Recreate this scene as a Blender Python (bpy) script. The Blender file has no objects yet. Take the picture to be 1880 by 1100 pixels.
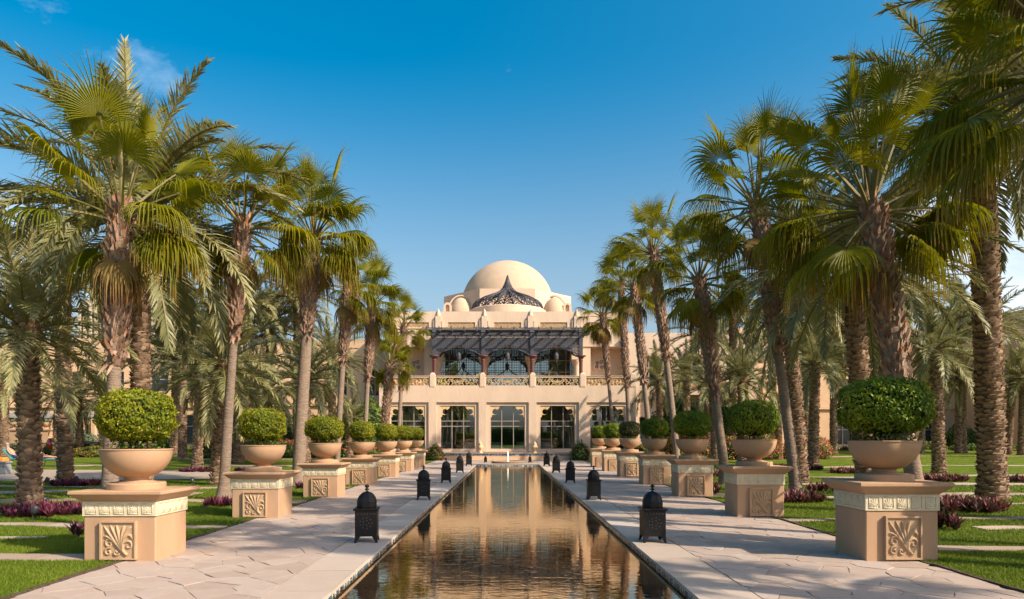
import bpy, math, random
import numpy as np
from mathutils import Vector, Matrix

scene = bpy.context.scene
COL = scene.collection
R = math.radians

# ------------------------------------------------------------------ camera
CAMH, VPX, HOR, F = 1.6, 931.0, 804.0, 1253.3
cam_data = bpy.data.cameras.new('camera')
cam_data.sensor_width = 36.0
cam_data.lens = 24.0
cam_data.shift_x = (940 - VPX) / 1880
cam_data.shift_y = (HOR - 550) / 1880
cam_data.clip_start = 0.1
cam_data.clip_end = 3000
cam = bpy.data.objects.new('camera', cam_data)
cam.location = (0, 0, CAMH)
cam.rotation_euler = (R(90), 0, 0)
COL.objects.link(cam)
scene.camera = cam

# ------------------------------------------------------------------ sky, sun, exposure
SUN_EL, SUN_AZ = R(37), R(59)          # azimuth measured from -Y towards +X
sun_dir = Vector((math.cos(SUN_EL) * math.sin(SUN_AZ), -math.cos(SUN_EL) * math.cos(SUN_AZ), math.sin(SUN_EL)))
world = bpy.data.worlds.new('World')
scene.world = world
world.use_nodes = True
wn, wl = world.node_tree.nodes, world.node_tree.links
wn.clear()
wout = wn.new('ShaderNodeOutputWorld')
wbg = wn.new('ShaderNodeBackground')
sky = wn.new('ShaderNodeTexSky')
sky.sky_type = 'NISHITA'
sky.sun_disc = False
sky.sun_elevation = SUN_EL
sky.sun_rotation = math.atan2(sun_dir.x, sun_dir.y)
sky.altitude = 0
sky.air_density = 1.0
sky.dust_density = 4.5
sky.ozone_density = 4.0
hsv = wn.new('ShaderNodeHueSaturation')
hsv.inputs['Hue'].default_value = 0.479

hsv.inputs['Value'].default_value = 1.0
wl.new(sky.outputs[0], hsv.inputs['Color'])
tc = wn.new('ShaderNodeTexCoord')
hz = wn.new('ShaderNodeSeparateXYZ')          # pale dusty air low over the horizon, deep blue overhead
wl.new(tc.outputs['Generated'], hz.inputs[0])
hm = wn.new('ShaderNodeMapRange')
hm.interpolation_type = 'SMOOTHSTEP'
hm.inputs['From Min'].default_value = 0.10
hm.inputs['From Max'].default_value = 0.50
hm.inputs['To Min'].default_value = 0.80
hm.inputs['To Max'].default_value = 1.51
wl.new(hz.outputs['Z'], hm.inputs['Value'])
wl.new(hm.outputs[0], hsv.inputs['Saturation'])
mp = wn.new('ShaderNodeMapping')
mp.inputs['Scale'].default_value = (1.0, 1.0, 1.9)
mp.inputs['Location'].default_value = (0.37 * 7 + .1, 9.1, 4.9)
nz = wn.new('ShaderNodeTexNoise')
nz.inputs['Scale'].default_value = 2.3
nz.inputs['Detail'].default_value = 9
nz.inputs['Roughness'].default_value = 0.58
cr = wn.new('ShaderNodeValToRGB')
cr.color_ramp.elements[0].position = 0.604
cr.color_ramp.elements[0].color = (0, 0, 0, 1)
cr.color_ramp.elements[1].position = 0.77
cr.color_ramp.elements[1].color = (0.45, 0.45, 0.45, 1)
wm = wn.new('ShaderNodeMix')
wm.data_type = 'RGBA'
wm.inputs['B'].default_value = (8.0, 8.3, 8.8, 1)
wl.new(tc.outputs['Generated'], mp.inputs['Vector'])
wl.new(mp.outputs[0], nz.inputs['Vector'])
sxyz = wn.new('ShaderNodeSeparateXYZ')
wl.new(tc.outputs['Generated'], sxyz.inputs[0])
lowc = wn.new('ShaderNodeMapRange')          # more cloud banked up low over the horizon
lowc.inputs['From Min'].default_value = 0.02
lowc.inputs['From Max'].default_value = 0.36
lowc.inputs['To Min'].default_value = 0.10
lowc.inputs['To Max'].default_value = 0.0
wl.new(sxyz.outputs['Z'], lowc.inputs['Value'])
addc = wn.new('ShaderNodeMath'); addc.operation = 'ADD'
wl.new(nz.outputs['Fac'], addc.inputs[0])
wl.new(lowc.outputs[0], addc.inputs[1])
wl.new(addc.outputs[0], cr.inputs[0])
wl.new(cr.outputs[0], wm.inputs['Factor'])
wl.new(hsv.outputs[0], wm.inputs['A'])
wl.new(wm.outputs['Result'], wbg.inputs['Color'])
wbg.inputs['Strength'].default_value = 0.125
wl.new(wbg.outputs[0], wout.inputs[0])

sun_data = bpy.data.lights.new('sun', 'SUN')
sun_data.energy = 4.4
sun_data.angle = R(0.55)
sun_data.color = (1.0, 0.86, 0.69)
sun = bpy.data.objects.new('sun', sun_data)
sun.rotation_euler = sun_dir.to_track_quat('Z', 'Y').to_euler()
sun.location = sun_dir * 60
COL.objects.link(sun)

scene.view_settings.view_transform = 'Standard'
scene.view_settings.look = 'None'
scene.view_settings.gamma = 1.0
scene.view_settings.exposure = 0.80
scene.view_settings.use_curve_mapping = False
scene.render.engine = 'CYCLES'
scene.cycles.max_bounces = 6
scene.cycles.diffuse_bounces = 4
scene.cycles.glossy_bounces = 4
scene.cycles.transmission_bounces = 4
scene.cycles.transparent_max_bounces = 8
scene.cycles.use_denoising = True
scene.cycles.sample_clamp_indirect = 6

# ------------------------------------------------------------------ helpers
rnd = random.Random(7)

def smooth(t):
    t = min(1.0, max(0.0, t))
    return t * t * (3 - 2 * t)

def gz(x, y):                       # the lawns climb gently towards the hotel wings
    return 0.75 * smooth((y - 30) / 36) * smooth((abs(x) - 6.5) / 6)

def px2x(px, d): return (px - VPX) * d / F
def py2z(py, d): return CAMH + (HOR - py) * d / F
def ground_at(px, py):              # a ground point as (x, y, z)
    d = F * CAMH / (py - HOR)
    for _ in range(25):
        d = 0.5 * d + 0.5 * F * (CAMH - gz(px2x(px, d), d)) / (py - HOR)
    x = px2x(px, d)
    return x, d, gz(x, d)

def tag(o, label=None, cat=None, group=None, kind=None):
    if label: o['label'] = label
    if cat: o['category'] = cat
    if group: o['group'] = group
    if kind: o['kind'] = kind
    return o

def empty(name, loc=(0, 0, 0), rz=0.0, parent=None):
    o = bpy.data.objects.new(name, None)
    o.empty_display_size = 0.2
    COL.objects.link(o)
    o.location = loc
    o.rotation_euler = (0, 0, rz)
    if parent: o.parent = parent
    return o

def inst(name, me, parent=None, loc=(0, 0, 0), rot=(0, 0, 0), sc=(1, 1, 1)):
    o = bpy.data.objects.new(name, me)
    COL.objects.link(o)
    o.location = loc
    o.rotation_euler = rot
    o.scale = sc if isinstance(sc, (tuple, list)) else (sc, sc, sc)
    if parent: o.parent = parent
    return o

KIDS = {}
def copy_tree(o, parent=None):
    c = o.copy()
    COL.objects.link(c)
    c.parent = parent
    for ch in list(o.children):
        copy_tree(ch, c)
    return c

class MB:
    """Collects shapes; build() links them as one mesh object."""
    def __init__(self):
        self.v, self.f, self.a = [], [], []
    def add(self, vs, fs, a=None):
        n = len(self.v)
        self.v.extend(vs)
        self.f.extend([tuple(i + n for i in f) for f in fs])
        if a is not None:
            self.a.extend(a if isinstance(a, (list, tuple)) else [a] * len(vs))
        return self
    def box(self, x0, x1, y0, y1, z0, z1, a=None):
        vs = [(x0, y0, z0), (x1, y0, z0), (x1, y1, z0), (x0, y1, z0), (x0, y0, z1), (x1, y0, z1), (x1, y1, z1), (x0, y1, z1)]
        return self.add(vs, [(0, 3, 2, 1), (4, 5, 6, 7), (0, 1, 5, 4), (1, 2, 6, 5), (2, 3, 7, 6), (3, 0, 4, 7)], a)
    def cbox(self, x0, x1, y0, y1, z0, z1, c):      # box with chamfered vertical and top edges
        vs = []
        def ring(x0, x1, y0, y1, z, c):
            vs.extend([(x0 + c, y0, z), (x1 - c, y0, z), (x1, y0 + c, z), (x1, y1 - c, z), (x1 - c, y1, z), (x0 + c, y1, z), (x0, y1 - c, z), (x0, y0 + c, z)])
        ring(x0, x1, y0, y1, z0, c)
        ring(x0, x1, y0, y1, z1 - c, c)
        ring(x0 + c, x1 - c, y0 + c, y1 - c, z1, c * .5)
        fs = [tuple(range(7, -1, -1)), tuple(range(16, 24))]
        for k in (0, 8):
            for i in range(8):
                j = (i + 1) % 8
                fs.append((k + i, k + j, k + 8 + j, k + 8 + i))
        return self.add(vs, fs)
    def lathe(self, prof, n=32, c=(0, 0, 0), caps=True, a0=0.0, a1=2 * math.pi):
        full = abs(a1 - a0 - 2 * math.pi) < 1e-6
        m = n if full else n + 1
        vs, fs = [], []
        for (r, z) in prof:
            for i in range(m):
                a = a0 + (a1 - a0) * i / n
                vs.append((c[0] + r * math.cos(a), c[1] + r * math.sin(a), c[2] + z))
        for k in range(len(prof) - 1):
            for i in range(n):
                j = (i + 1) % m
                fs.append((k * m + i, k * m + j, (k + 1) * m + j, (k + 1) * m + i))
        if caps and full:
            fs.append(tuple(range(m - 1, -1, -1)))
            t = (len(prof) - 1) * m
            fs.append(tuple(range(t, t + m)))
        return self.add(vs, fs)
    def tube(self, pts, rad, n=6, caps=True):
        pts = [Vector(p) for p in pts]
        if not isinstance(rad, (list, tuple)): rad = [rad] * len(pts)
        vs, fs = [], []
        up = Vector((0, 0, 1))
        d0 = (pts[-1] - pts[0])
        if d0.length < 1e-9 or abs(d0.normalized().z) > 0.93: up = Vector((0, 1, 0))
        for i, p in enumerate(pts):
            d = (pts[min(i + 1, len(pts) - 1)] - pts[max(i - 1, 0)]).normalized()
            s = d.cross(up)
            s = s.normalized() if s.length > 1e-6 else Vector((1, 0, 0))
            t = s.cross(d)
            for k in range(n):
                a = 2 * math.pi * (k + .5) / n
                vs.append(tuple(p + rad[i] * (math.cos(a) * s + math.sin(a) * t)))
        for i in range(len(pts) - 1):
            for k in range(n):
                j = (k + 1) % n
                fs.append((i * n + k, i * n + j, (i + 1) * n + j, (i + 1) * n + k))
        if caps:
            fs.append(tuple(range(n - 1, -1, -1)))
            t = (len(pts) - 1) * n
            fs.append(tuple(range(t, t + n)))
        return self.add(vs, fs)
    def prism(self, poly, y0, y1):                 # polygon in (x, z), extruded along y
        n = len(poly)
        vs = [(p[0], y0, p[1]) for p in poly] + [(p[0], y1, p[1]) for p in poly]
        fs = [tuple(range(n)), tuple(range(2 * n - 1, n - 1, -1))]
        for i in range(n):
            j = (i + 1) % n
            fs.append((j, i, n + i, n + j))
        return self.add(vs, fs)
    def slab(self, poly, z0, z1, a=None):          # polygon in (x, y), extruded along z
        n = len(poly)
        vs = [(p[0], p[1], z0) for p in poly] + [(p[0], p[1], z1) for p in poly]
        fs = [tuple(range(n, 2 * n))]
        for i in range(n):
            j = (i + 1) % n
            fs.append((i, j, n + j, n + i))
        return self.add(vs, fs, a)
    def ellipsoid(self, c, r, nu=16, nv=10):
        vs, fs = [], []
        for j in range(nv + 1):
            t = math.pi * j / nv
            for i in range(nu):
                a = 2 * math.pi * i / nu
                vs.append((c[0] + r[0] * math.sin(t) * math.cos(a), c[1] + r[1] * math.sin(t) * math.sin(a), c[2] - r[2] * math.cos(t)))
        for j in range(nv):
            for i in range(nu):
                k = (i + 1) % nu
                fs.append((j * nu + i, j * nu + k, (j + 1) * nu + k, (j + 1) * nu + i))
        return self.add(vs, fs)
    def mesh(self, name, mat, smooth=False, attr=None):
        me = bpy.data.meshes.new(name)
        me.from_pydata(self.v, [], self.f)
        if mat: me.materials.append(mat)
        if smooth:
            me.shade_smooth()
        if attr and len(self.a) == len(self.v):
            at = me.attributes.new(attr, 'FLOAT', 'POINT')
            at.data.foreach_set('value', self.a)
        me.update()
        return me
    def build(self, name, mat, parent=None, smooth=False, attr=None, loc=(0, 0, 0), auto=None):
        me = self.mesh(name, mat, smooth or auto is not None, attr)
        if auto is not None:
            me.set_sharp_from_angle(angle=R(auto))
        return inst(name, me, parent, loc)

def quad_mesh(name, V, mat, attr=None, vals=None, vals2=None, attr2=None, tri=False):
    """numpy array of quads (n,4,3) or triangles (n,3,3) as a mesh."""
    V = np.asarray(V, dtype=np.float32)
    n, k = V.shape[0], V.shape[1]
    me = bpy.data.meshes.new(name)
    me.vertices.add(n * k)
    me.vertices.foreach_set('co', V.reshape(-1))
    me.loops.add(n * k)
    me.loops.foreach_set('vertex_index', np.arange(n * k, dtype=np.int32))
    me.polygons.add(n)
    me.polygons.foreach_set('loop_start', np.arange(0, n * k, k, dtype=np.int32))
    if mat: me.materials.append(mat)
    for a, vv in ((attr, vals), (attr2, vals2)):
        if a:
            at = me.attributes.new(a, 'FLOAT', 'POINT')
            at.data.foreach_set('value', np.asarray(vv, dtype=np.float32).reshape(-1))
    me.update(calc_edges=True)
    me.validate()
    return me

# ------------------------------------------------------------------ materials
def new_mat(name):
    m = bpy.data.materials.new(name)
    m.use_nodes = True
    nt = m.node_tree
    b = nt.nodes['Principled BSDF']
    return m, nt, b

def c4(c): return (c[0], c[1], c[2], 1.0)

def surf(name, c1, c2=None, rough=0.8, scale=3.0, detail=5, bump=0.0, bscale=40.0, bdist=0.01, spec=0.3, metallic=0.0,
         c3=None, scale3=0.6, amount3=0.5, stretch=(1, 1, 1), objvar=0.0, coat=0.0):
    m, nt, b = new_mat(name)
    N, L = nt.nodes, nt.links
    if c2 is None: c2 = tuple(min(1, c * 1.18) for c in c1)
    geo = N.new('ShaderNodeNewGeometry')
    mpn = N.new('ShaderNodeMapping')
    mpn.inputs['Scale'].default_value = stretch
    L.new(geo.outputs['Position'], mpn.inputs['Vector'])
    n1 = N.new('ShaderNodeTexNoise')
    n1.inputs['Scale'].default_value = scale
    n1.inputs['Detail'].default_value = detail
    n1.inputs['Roughness'].default_value = 0.62
    L.new(mpn.outputs[0], n1.inputs['Vector'])
    rp = N.new('ShaderNodeValToRGB')
    rp.color_ramp.elements[0].position = 0.32
    rp.color_ramp.elements[1].position = 0.70
    rp.color_ramp.elements[0].color = c4(c1)
    rp.color_ramp.elements[1].color = c4(c2)
    L.new(n1.outputs['Fac'], rp.inputs[0])
    out = rp.outputs[0]
    if c3 is not None:
        n3 = N.new('ShaderNodeTexNoise')
        n3.inputs['Scale'].default_value = scale3
        n3.inputs['Detail'].default_value = 6
        L.new(mpn.outputs[0], n3.inputs['Vector'])
        r3 = N.new('ShaderNodeMapRange')
        r3.inputs['From Min'].default_value = 0.5
        r3.inputs['From Max'].default_value = 0.72
        r3.inputs['To Max'].default_value = amount3
        L.new(n3.outputs['Fac'], r3.inputs['Value'])
        mx = N.new('ShaderNodeMix')
        mx.data_type = 'RGBA'
        mx.inputs['B'].default_value = c4(c3)
        L.new(r3.outputs[0], mx.inputs['Factor'])
        L.new(out, mx.inputs['A'])
        out = mx.outputs['Result']
    if objvar > 0:
        oi = N.new('ShaderNodeObjectInfo')
        mr = N.new('ShaderNodeMapRange')
        mr.inputs['To Min'].default_value = 1 - objvar
        mr.inputs['To Max'].default_value = 1 + objvar
        L.new(oi.outputs['Random'], mr.inputs['Value'])
        hs = N.new('ShaderNodeHueSaturation')
        L.new(mr.outputs[0], hs.inputs['Value'])
        L.new(out, hs.inputs['Color'])
        out = hs.outputs[0]
    L.new(out, b.inputs['Base Color'])
    b.inputs['Roughness'].default_value = rough
    b.inputs['Specular IOR Level'].default_value = spec
    b.inputs['Metallic'].default_value = metallic
    if bump > 0:
        n2 = N.new('ShaderNodeTexNoise')
        n2.inputs['Scale'].default_value = bscale
        n2.inputs['Detail'].default_value = 4
        L.new(mpn.outputs[0], n2.inputs['Vector'])
        bp = N.new('ShaderNodeBump')
        bp.inputs['Strength'].default_value = bump
        bp.inputs['Distance'].default_value = bdist
        L.new(n2.outputs['Fac'], bp.inputs['Height'])
        L.new(bp.outputs[0], b.inputs['Normal'])
    return m

def leaf(name, ca, cb, tip=None, tip_from=0.86, trans=0.3, rough=0.5, attr='tip', spec=0.35, objvar=0.2, midcol=None):
    """Foliage: colour between ca and cb by world noise and object, brown towards the tip attribute."""
    m, nt, b = new_mat(name)
    N, L = nt.nodes, nt.links
    geo = N.new('ShaderNodeNewGeometry')
    n1 = N.new('ShaderNodeTexNoise')
    n1.inputs['Scale'].default_value = 1.7
    n1.inputs['Detail'].default_value = 4
    L.new(geo.outputs['Position'], n1.inputs['Vector'])
    oi = N.new('ShaderNodeObjectInfo')
    ri = N.new('ShaderNodeMath'); ri.operation = 'MULTIPLY_ADD'
    ri.inputs[1].default_value = 0.5
    L.new(oi.outputs['Random'], ri.inputs[0])
    L.new(n1.outputs['Fac'], ri.inputs[2])
    mr = N.new('ShaderNodeMapRange')
    mr.inputs['From Min'].default_value = 0.35
    mr.inputs['From Max'].default_value = 1.15
    L.new(ri.outputs[0], mr.inputs['Value'])
    mx = N.new('ShaderNodeMix'); mx.data_type = 'RGBA'
    mx.inputs['A'].default_value = c4(ca)
    mx.inputs['B'].default_value = c4(cb)
    L.new(mr.outputs[0], mx.inputs['Factor'])
    out = mx.outputs['Result']
    if tip is not None:
        at = N.new('ShaderNodeAttribute'); at.attribute_name = attr
        tr = N.new('ShaderNodeMapRange')
        tr.inputs['From Min'].default_value = tip_from
        tr.inputs['From Max'].default_value = 1.12
        L.new(at.outputs['Fac'], tr.inputs['Value'])
        m2 = N.new('ShaderNodeMix'); m2.data_type = 'RGBA'
        m2.inputs['B'].default_value = c4(tip)
        L.new(tr.outputs[0], m2.inputs['Factor'])
        L.new(out, m2.inputs['A'])
        out = m2.outputs['Result']
    L.new(out, b.inputs['Base Color'])
    b.inputs['Roughness'].default_value = rough
    b.inputs['Specular IOR Level'].default_value = spec
    if trans > 0:
        tl = N.new('ShaderNodeBsdfTranslucent')
        hs = N.new('ShaderNodeHueSaturation')
        hs.inputs['Saturation'].default_value = 1.15
        hs.inputs['Value'].default_value = 1.35
        L.new(out, hs.inputs['Color'])
        L.new(hs.outputs[0], tl.inputs['Color'])
        ms = N.new('ShaderNodeMixShader')
        ms.inputs[0].default_value = trans
        L.new(b.outputs[0], ms.inputs[1])
        L.new(tl.outputs[0], ms.inputs[2])
        L.new(ms.outputs[0], N['Material Output'].inputs[0])
    return m

def ramp_attr(name, attr, cols, rough=0.7, spec=0.3, trans=0.0, bump=0.0, bscale=60, noise=0.0):
    """Colour picked from a list of colours by a 0..1 point attribute."""
    m, nt, b = new_mat(name)
    N, L = nt.nodes, nt.links
    at = N.new('ShaderNodeAttribute'); at.attribute_name = attr
    rp = N.new('ShaderNodeValToRGB')
    while len(rp.color_ramp.elements) < len(cols): rp.color_ramp.elements.new(0.5)
    for i, c in enumerate(cols):
        rp.color_ramp.elements[i].position = i / (len(cols) - 1)
        rp.color_ramp.elements[i].color = c4(c)
    geo = N.new('ShaderNodeNewGeometry')
    src = at.outputs['Fac']
    if noise > 0:
        n1 = N.new('ShaderNodeTexNoise')
        n1.inputs['Scale'].default_value = 4.0
        n1.inputs['Detail'].default_value = 7
        n1.inputs['Roughness'].default_value = 0.7
        L.new(geo.outputs['Position'], n1.inputs['Vector'])
        ma = N.new('ShaderNodeMath'); ma.operation = 'MULTIPLY_ADD'
        ma.inputs[1].default_value = noise * 2
        L.new(n1.outputs['Fac'], ma.inputs[0])
        mb = N.new('ShaderNodeMath'); mb.operation = 'ADD'
        mb.inputs[1].default_value = -noise
        L.new(src, ma.inputs[2])
        L.new(ma.outputs[0], mb.inputs[0])
        src = mb.outputs[0]
    L.new(src, rp.inputs[0])
    L.new(rp.outputs[0], b.inputs['Base Color'])
    b.inputs['Roughness'].default_value = rough
    b.inputs['Specular IOR Level'].default_value = spec
    if bump > 0:
        n2 = N.new('ShaderNodeTexNoise')
        n2.inputs['Scale'].default_value = bscale
        n2.inputs['Detail'].default_value = 5
        L.new(geo.outputs['Position'], n2.inputs['Vector'])
        bp = N.new('ShaderNodeBump')
        bp.inputs['Strength'].default_value = bump
        bp.inputs['Distance'].default_value = 0.01
        L.new(n2.outputs['Fac'], bp.inputs['Height'])
        L.new(bp.outputs[0], b.inputs['Normal'])
    if trans > 0:
        tl = N.new('ShaderNodeBsdfTranslucent')
        L.new(rp.outputs[0], tl.inputs['Color'])
        ms = N.new('ShaderNodeMixShader')
        ms.inputs[0].default_value = trans
        L.new(b.outputs[0], ms.inputs[1])
        L.new(tl.outputs[0], ms.inputs[2])
        L.new(ms.outputs[0], N['Material Output'].inputs[0])
    return m

STUCCO = surf('stucco', (0.545, 0.41, 0.295), (0.61, 0.46, 0.335), rough=0.9, scale=0.9, bump=0.25, bscale=3.5, bdist=0.05, spec=0.15,
              c3=(0.52, 0.37, 0.27), scale3=0.35, amount3=0.4, stretch=(1, 1, .45))
STUCCO_WING = surf('wing_stucco', (0.52, 0.34, 0.20), (0.60, 0.40, 0.25), rough=0.9, scale=0.8, bump=0.2, bscale=4, bdist=0.05, spec=0.15,
                   c3=(0.44, 0.28, 0.17), scale3=0.3, amount3=0.4)
CARVED = surf('carved_stone', (0.56, 0.38, 0.20), (0.66, 0.47, 0.27), rough=0.9, scale=4, bump=0.5, bscale=9, bdist=0.06, spec=0.15)
DOME = surf('dome_plaster', (0.43, 0.315, 0.215), (0.49, 0.36, 0.25), rough=0.92, scale=1.2, bump=0.25, bscale=5, bdist=0.04, spec=0.12,
            c3=(0.45, 0.34, 0.25), scale3=0.6, amount3=0.45)
PED = surf('pedestal_paint', (0.40, 0.243, 0.140), (0.45, 0.285, 0.172), rough=0.85, scale=2.2, bump=0.12, bscale=55, bdist=0.006, spec=0.2,
           c3=(0.36, 0.235, 0.155), scale3=1.6, amount3=0.55, stretch=(1.6, 1.6, .5))
BOWLM = surf('bowl_clay', (0.39, 0.235, 0.133), (0.44, 0.275, 0.160), rough=0.75, scale=2.0, bump=0.06, bscale=70, bdist=0.004, spec=0.25,
             c3=(0.35, 0.23, 0.15), scale3=1.9, amount3=0.5, stretch=(1.4, 1.4, .6))
FRIEZE = surf('frieze_cream', (0.54, 0.46, 0.31), (0.62, 0.53, 0.37), rough=0.85, scale=9, bump=0.1, bscale=80, bdist=0.004, spec=0.2)
RELIEF = surf('relief_stone', (0.38, 0.25, 0.145), (0.45, 0.305, 0.185), rough=0.88, scale=7, bump=0.15, bscale=70, bdist=0.005, spec=0.2)
IRON = surf('lantern_iron', (0.004, 0.004, 0.005), (0.009, 0.008, 0.008), rough=0.42, scale=14, bump=0.35, bscale=90, bdist=0.004, spec=0.28, metallic=0.0,
            c3=(0.02, 0.012, 0.008), scale3=9, amount3=0.4)
TIMBER = surf('pergola_timber', (0.048, 0.050, 0.060), (0.070, 0.074, 0.086), rough=0.6, scale=6, spec=0.3)
MAROON = surf('maroon_column', (0.10, 0.035, 0.035), (0.15, 0.055, 0.05), rough=0.6, scale=6)
LATT = surf('dome_lattice_timber', (0.045, 0.042, 0.048), (0.07, 0.064, 0.07), rough=0.6, scale=4)
FRAMEM = surf('window_frame', (0.26, 0.22, 0.18), (0.32, 0.27, 0.22), rough=0.5, scale=4)
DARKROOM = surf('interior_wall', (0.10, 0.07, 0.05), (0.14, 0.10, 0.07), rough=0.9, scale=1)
LINEN = surf('table_linen', (0.75, 0.74, 0.72), (0.8, 0.79, 0.77), rough=0.9, scale=5)
SOIL = surf('soil', (0.05, 0.033, 0.022), (0.11, 0.075, 0.05), rough=1.0, scale=22, bump=0.8, bscale=60, bdist=0.02)
MORTAR = surf('mortar', (0.36, 0.285, 0.23), (0.44, 0.36, 0.30), rough=0.95, scale=9, bump=0.3, bscale=90, bdist=0.004,
              c3=(0.17, 0.135, 0.11), scale3=0.8, amount3=0.7)
STONE = ramp_attr('flagstone', 'shade', [(0.335, 0.25, 0.195), (0.37, 0.285, 0.228), (0.395, 0.315, 0.26), (0.375, 0.28, 0.222), (0.41, 0.335, 0.28)], rough=0.72, spec=0.3,
                  bump=0.4, bscale=28, noise=0.42)
COPE = ramp_attr('coping_stone', 'shade', [(0.38, 0.295, 0.23), (0.44, 0.355, 0.285), (0.48, 0.40, 0.33)], rough=0.7, spec=0.3, bump=0.3, bscale=24, noise=0.35)
STEP = ramp_attr('stepping_stone', 'shade', [(0.26, 0.185, 0.13), (0.35, 0.265, 0.195), (0.40, 0.32, 0.25)], rough=0.8, bump=0.35, bscale=28, noise=0.3)
GRASSM = surf('lawn', (0.065, 0.105, 0.006), (0.115, 0.155, 0.010), rough=0.95, scale=1.6, detail=8, bump=0.9, bscale=70, bdist=0.03, spec=0.1,
              c3=(0.17, 0.155, 0.035), scale3=0.8, amount3=0.7)
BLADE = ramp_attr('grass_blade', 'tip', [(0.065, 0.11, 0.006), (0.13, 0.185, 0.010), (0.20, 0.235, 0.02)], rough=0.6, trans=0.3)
FANLEAF = leaf('fan_leaf', (0.098, 0.116, 0.006), (0.250, 0.215, 0.010), tip=(0.34, 0.17, 0.03), tip_from=0.72, trans=0.36, rough=0.5, spec=0.18)
FANDEAD = leaf('fan_leaf_dry', (0.20, 0.13, 0.035), (0.27, 0.18, 0.05), tip=(0.24, 0.12, 0.04), tip_from=0.5, trans=0.25, rough=0.6)
DATELEAF = leaf('date_leaf', (0.150, 0.155, 0.062), (0.310, 0.285, 0.130), tip=(0.28, 0.20, 0.08), tip_from=0.75, trans=0.22, rough=0.45)
BOX = ramp_attr('topiary_leaf', 'tip', [(0.085, 0.115, 0.005), (0.185, 0.205, 0.008), (0.310, 0.295, 0.012), (0.36, 0.27, 0.03), (0.24, 0.13, 0.03)], rough=0.5, spec=0.22, trans=0.25)
BOXD = ramp_attr('topiary_leaf_green', 'tip', [(0.065, 0.125, 0.007), (0.15, 0.215, 0.010), (0.27, 0.295, 0.015), (0.32, 0.27, 0.03), (0.22, 0.12, 0.03)], rough=0.5, spec=0.22, trans=0.25)
BOXR = ramp_attr('topiary_leaf_rust', 'tip', [(0.04, 0.06, 0.01), (0.10, 0.075, 0.02), (0.15, 0.085, 0.03)], rough=0.45, trans=0.2)
BUSHM = ramp_attr('bush_leaf', 'tip', [(0.045, 0.09, 0.012), (0.10, 0.16, 0.018), (0.17, 0.225, 0.03)], rough=0.5, trans=0.22)
BUSHY = ramp_attr('bush_leaf_yellow', 'tip', [(0.09, 0.12, 0.012), (0.18, 0.205, 0.02), (0.27, 0.265, 0.03)], rough=0.5, trans=0.22)
SAGE = ramp_attr('sage_leaf', 'tip', [(0.09, 0.11, 0.065), (0.15, 0.17, 0.10), (0.21, 0.23, 0.15)], rough=0.7, trans=0.15)
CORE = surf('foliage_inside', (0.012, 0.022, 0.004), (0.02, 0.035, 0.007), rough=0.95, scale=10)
TWIG = surf('twig', (0.07, 0.045, 0.028), (0.11, 0.075, 0.05), rough=0.9, scale=20)
FLOWER = ramp_attr('bougainvillea_flower', 'tip', [(0.45, 0.02, 0.05), (0.62, 0.05, 0.10), (0.66, 0.10, 0.16)], rough=0.6, trans=0.3)
PURPLE = ramp_attr('purple_leaf', 'tip', [(0.045, 0.022, 0.028), (0.13, 0.022, 0.050), (0.22, 0.04, 0.085), (0.10, 0.075, 0.03)], rough=0.45, trans=0.2)
RUST = ramp_attr('oyster_plant_leaf', 'tip', [(0.035, 0.030, 0.016), (0.14, 0.035, 0.045), (0.26, 0.095, 0.075), (0.13, 0.13, 0.04)], rough=0.45, trans=0.2)
FANTRUNK = surf('fan_palm_bark', (0.17, 0.125, 0.092), (0.25, 0.19, 0.142), rough=0.92, scale=5, bump=0.9, bscale=11, bdist=0.03, stretch=(1, 1, 3.2), spec=0.15,
                c3=(0.27, 0.15, 0.095), scale3=3.5, amount3=0.5, objvar=0.12)
BOOT = ramp_attr('leaf_base_bark', 'tip', [(0.115, 0.058, 0.035), (0.23, 0.135, 0.088), (0.34, 0.23, 0.165), (0.32, 0.13, 0.06)], rough=0.9, spec=0.15, bump=0.4, bscale=45)
DATETRUNK = surf('date_palm_bark', (0.10, 0.068, 0.048), (0.15, 0.105, 0.075), rough=0.95, scale=9, bump=0.7, bscale=25, bdist=0.03, spec=0.1)
SCALEM = ramp_attr('date_palm_scale', 'tip', [(0.17, 0.105, 0.066), (0.30, 0.20, 0.133), (0.42, 0.295, 0.205)], rough=0.95, spec=0.1, bump=0.4, bscale=45)
RACHIS = surf('frond_stalk', (0.12, 0.11, 0.028), (0.19, 0.145, 0.045), rough=0.55, scale=4)
TOWERM = surf('tower_concrete', (0.46, 0.37, 0.28), (0.52, 0.42, 0.32), rough=0.9, scale=0.05)
BLACKPL = surf('spotlight_metal', (0.02, 0.02, 0.022), (0.04, 0.04, 0.042), rough=0.4, scale=20, spec=0.5)

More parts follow.
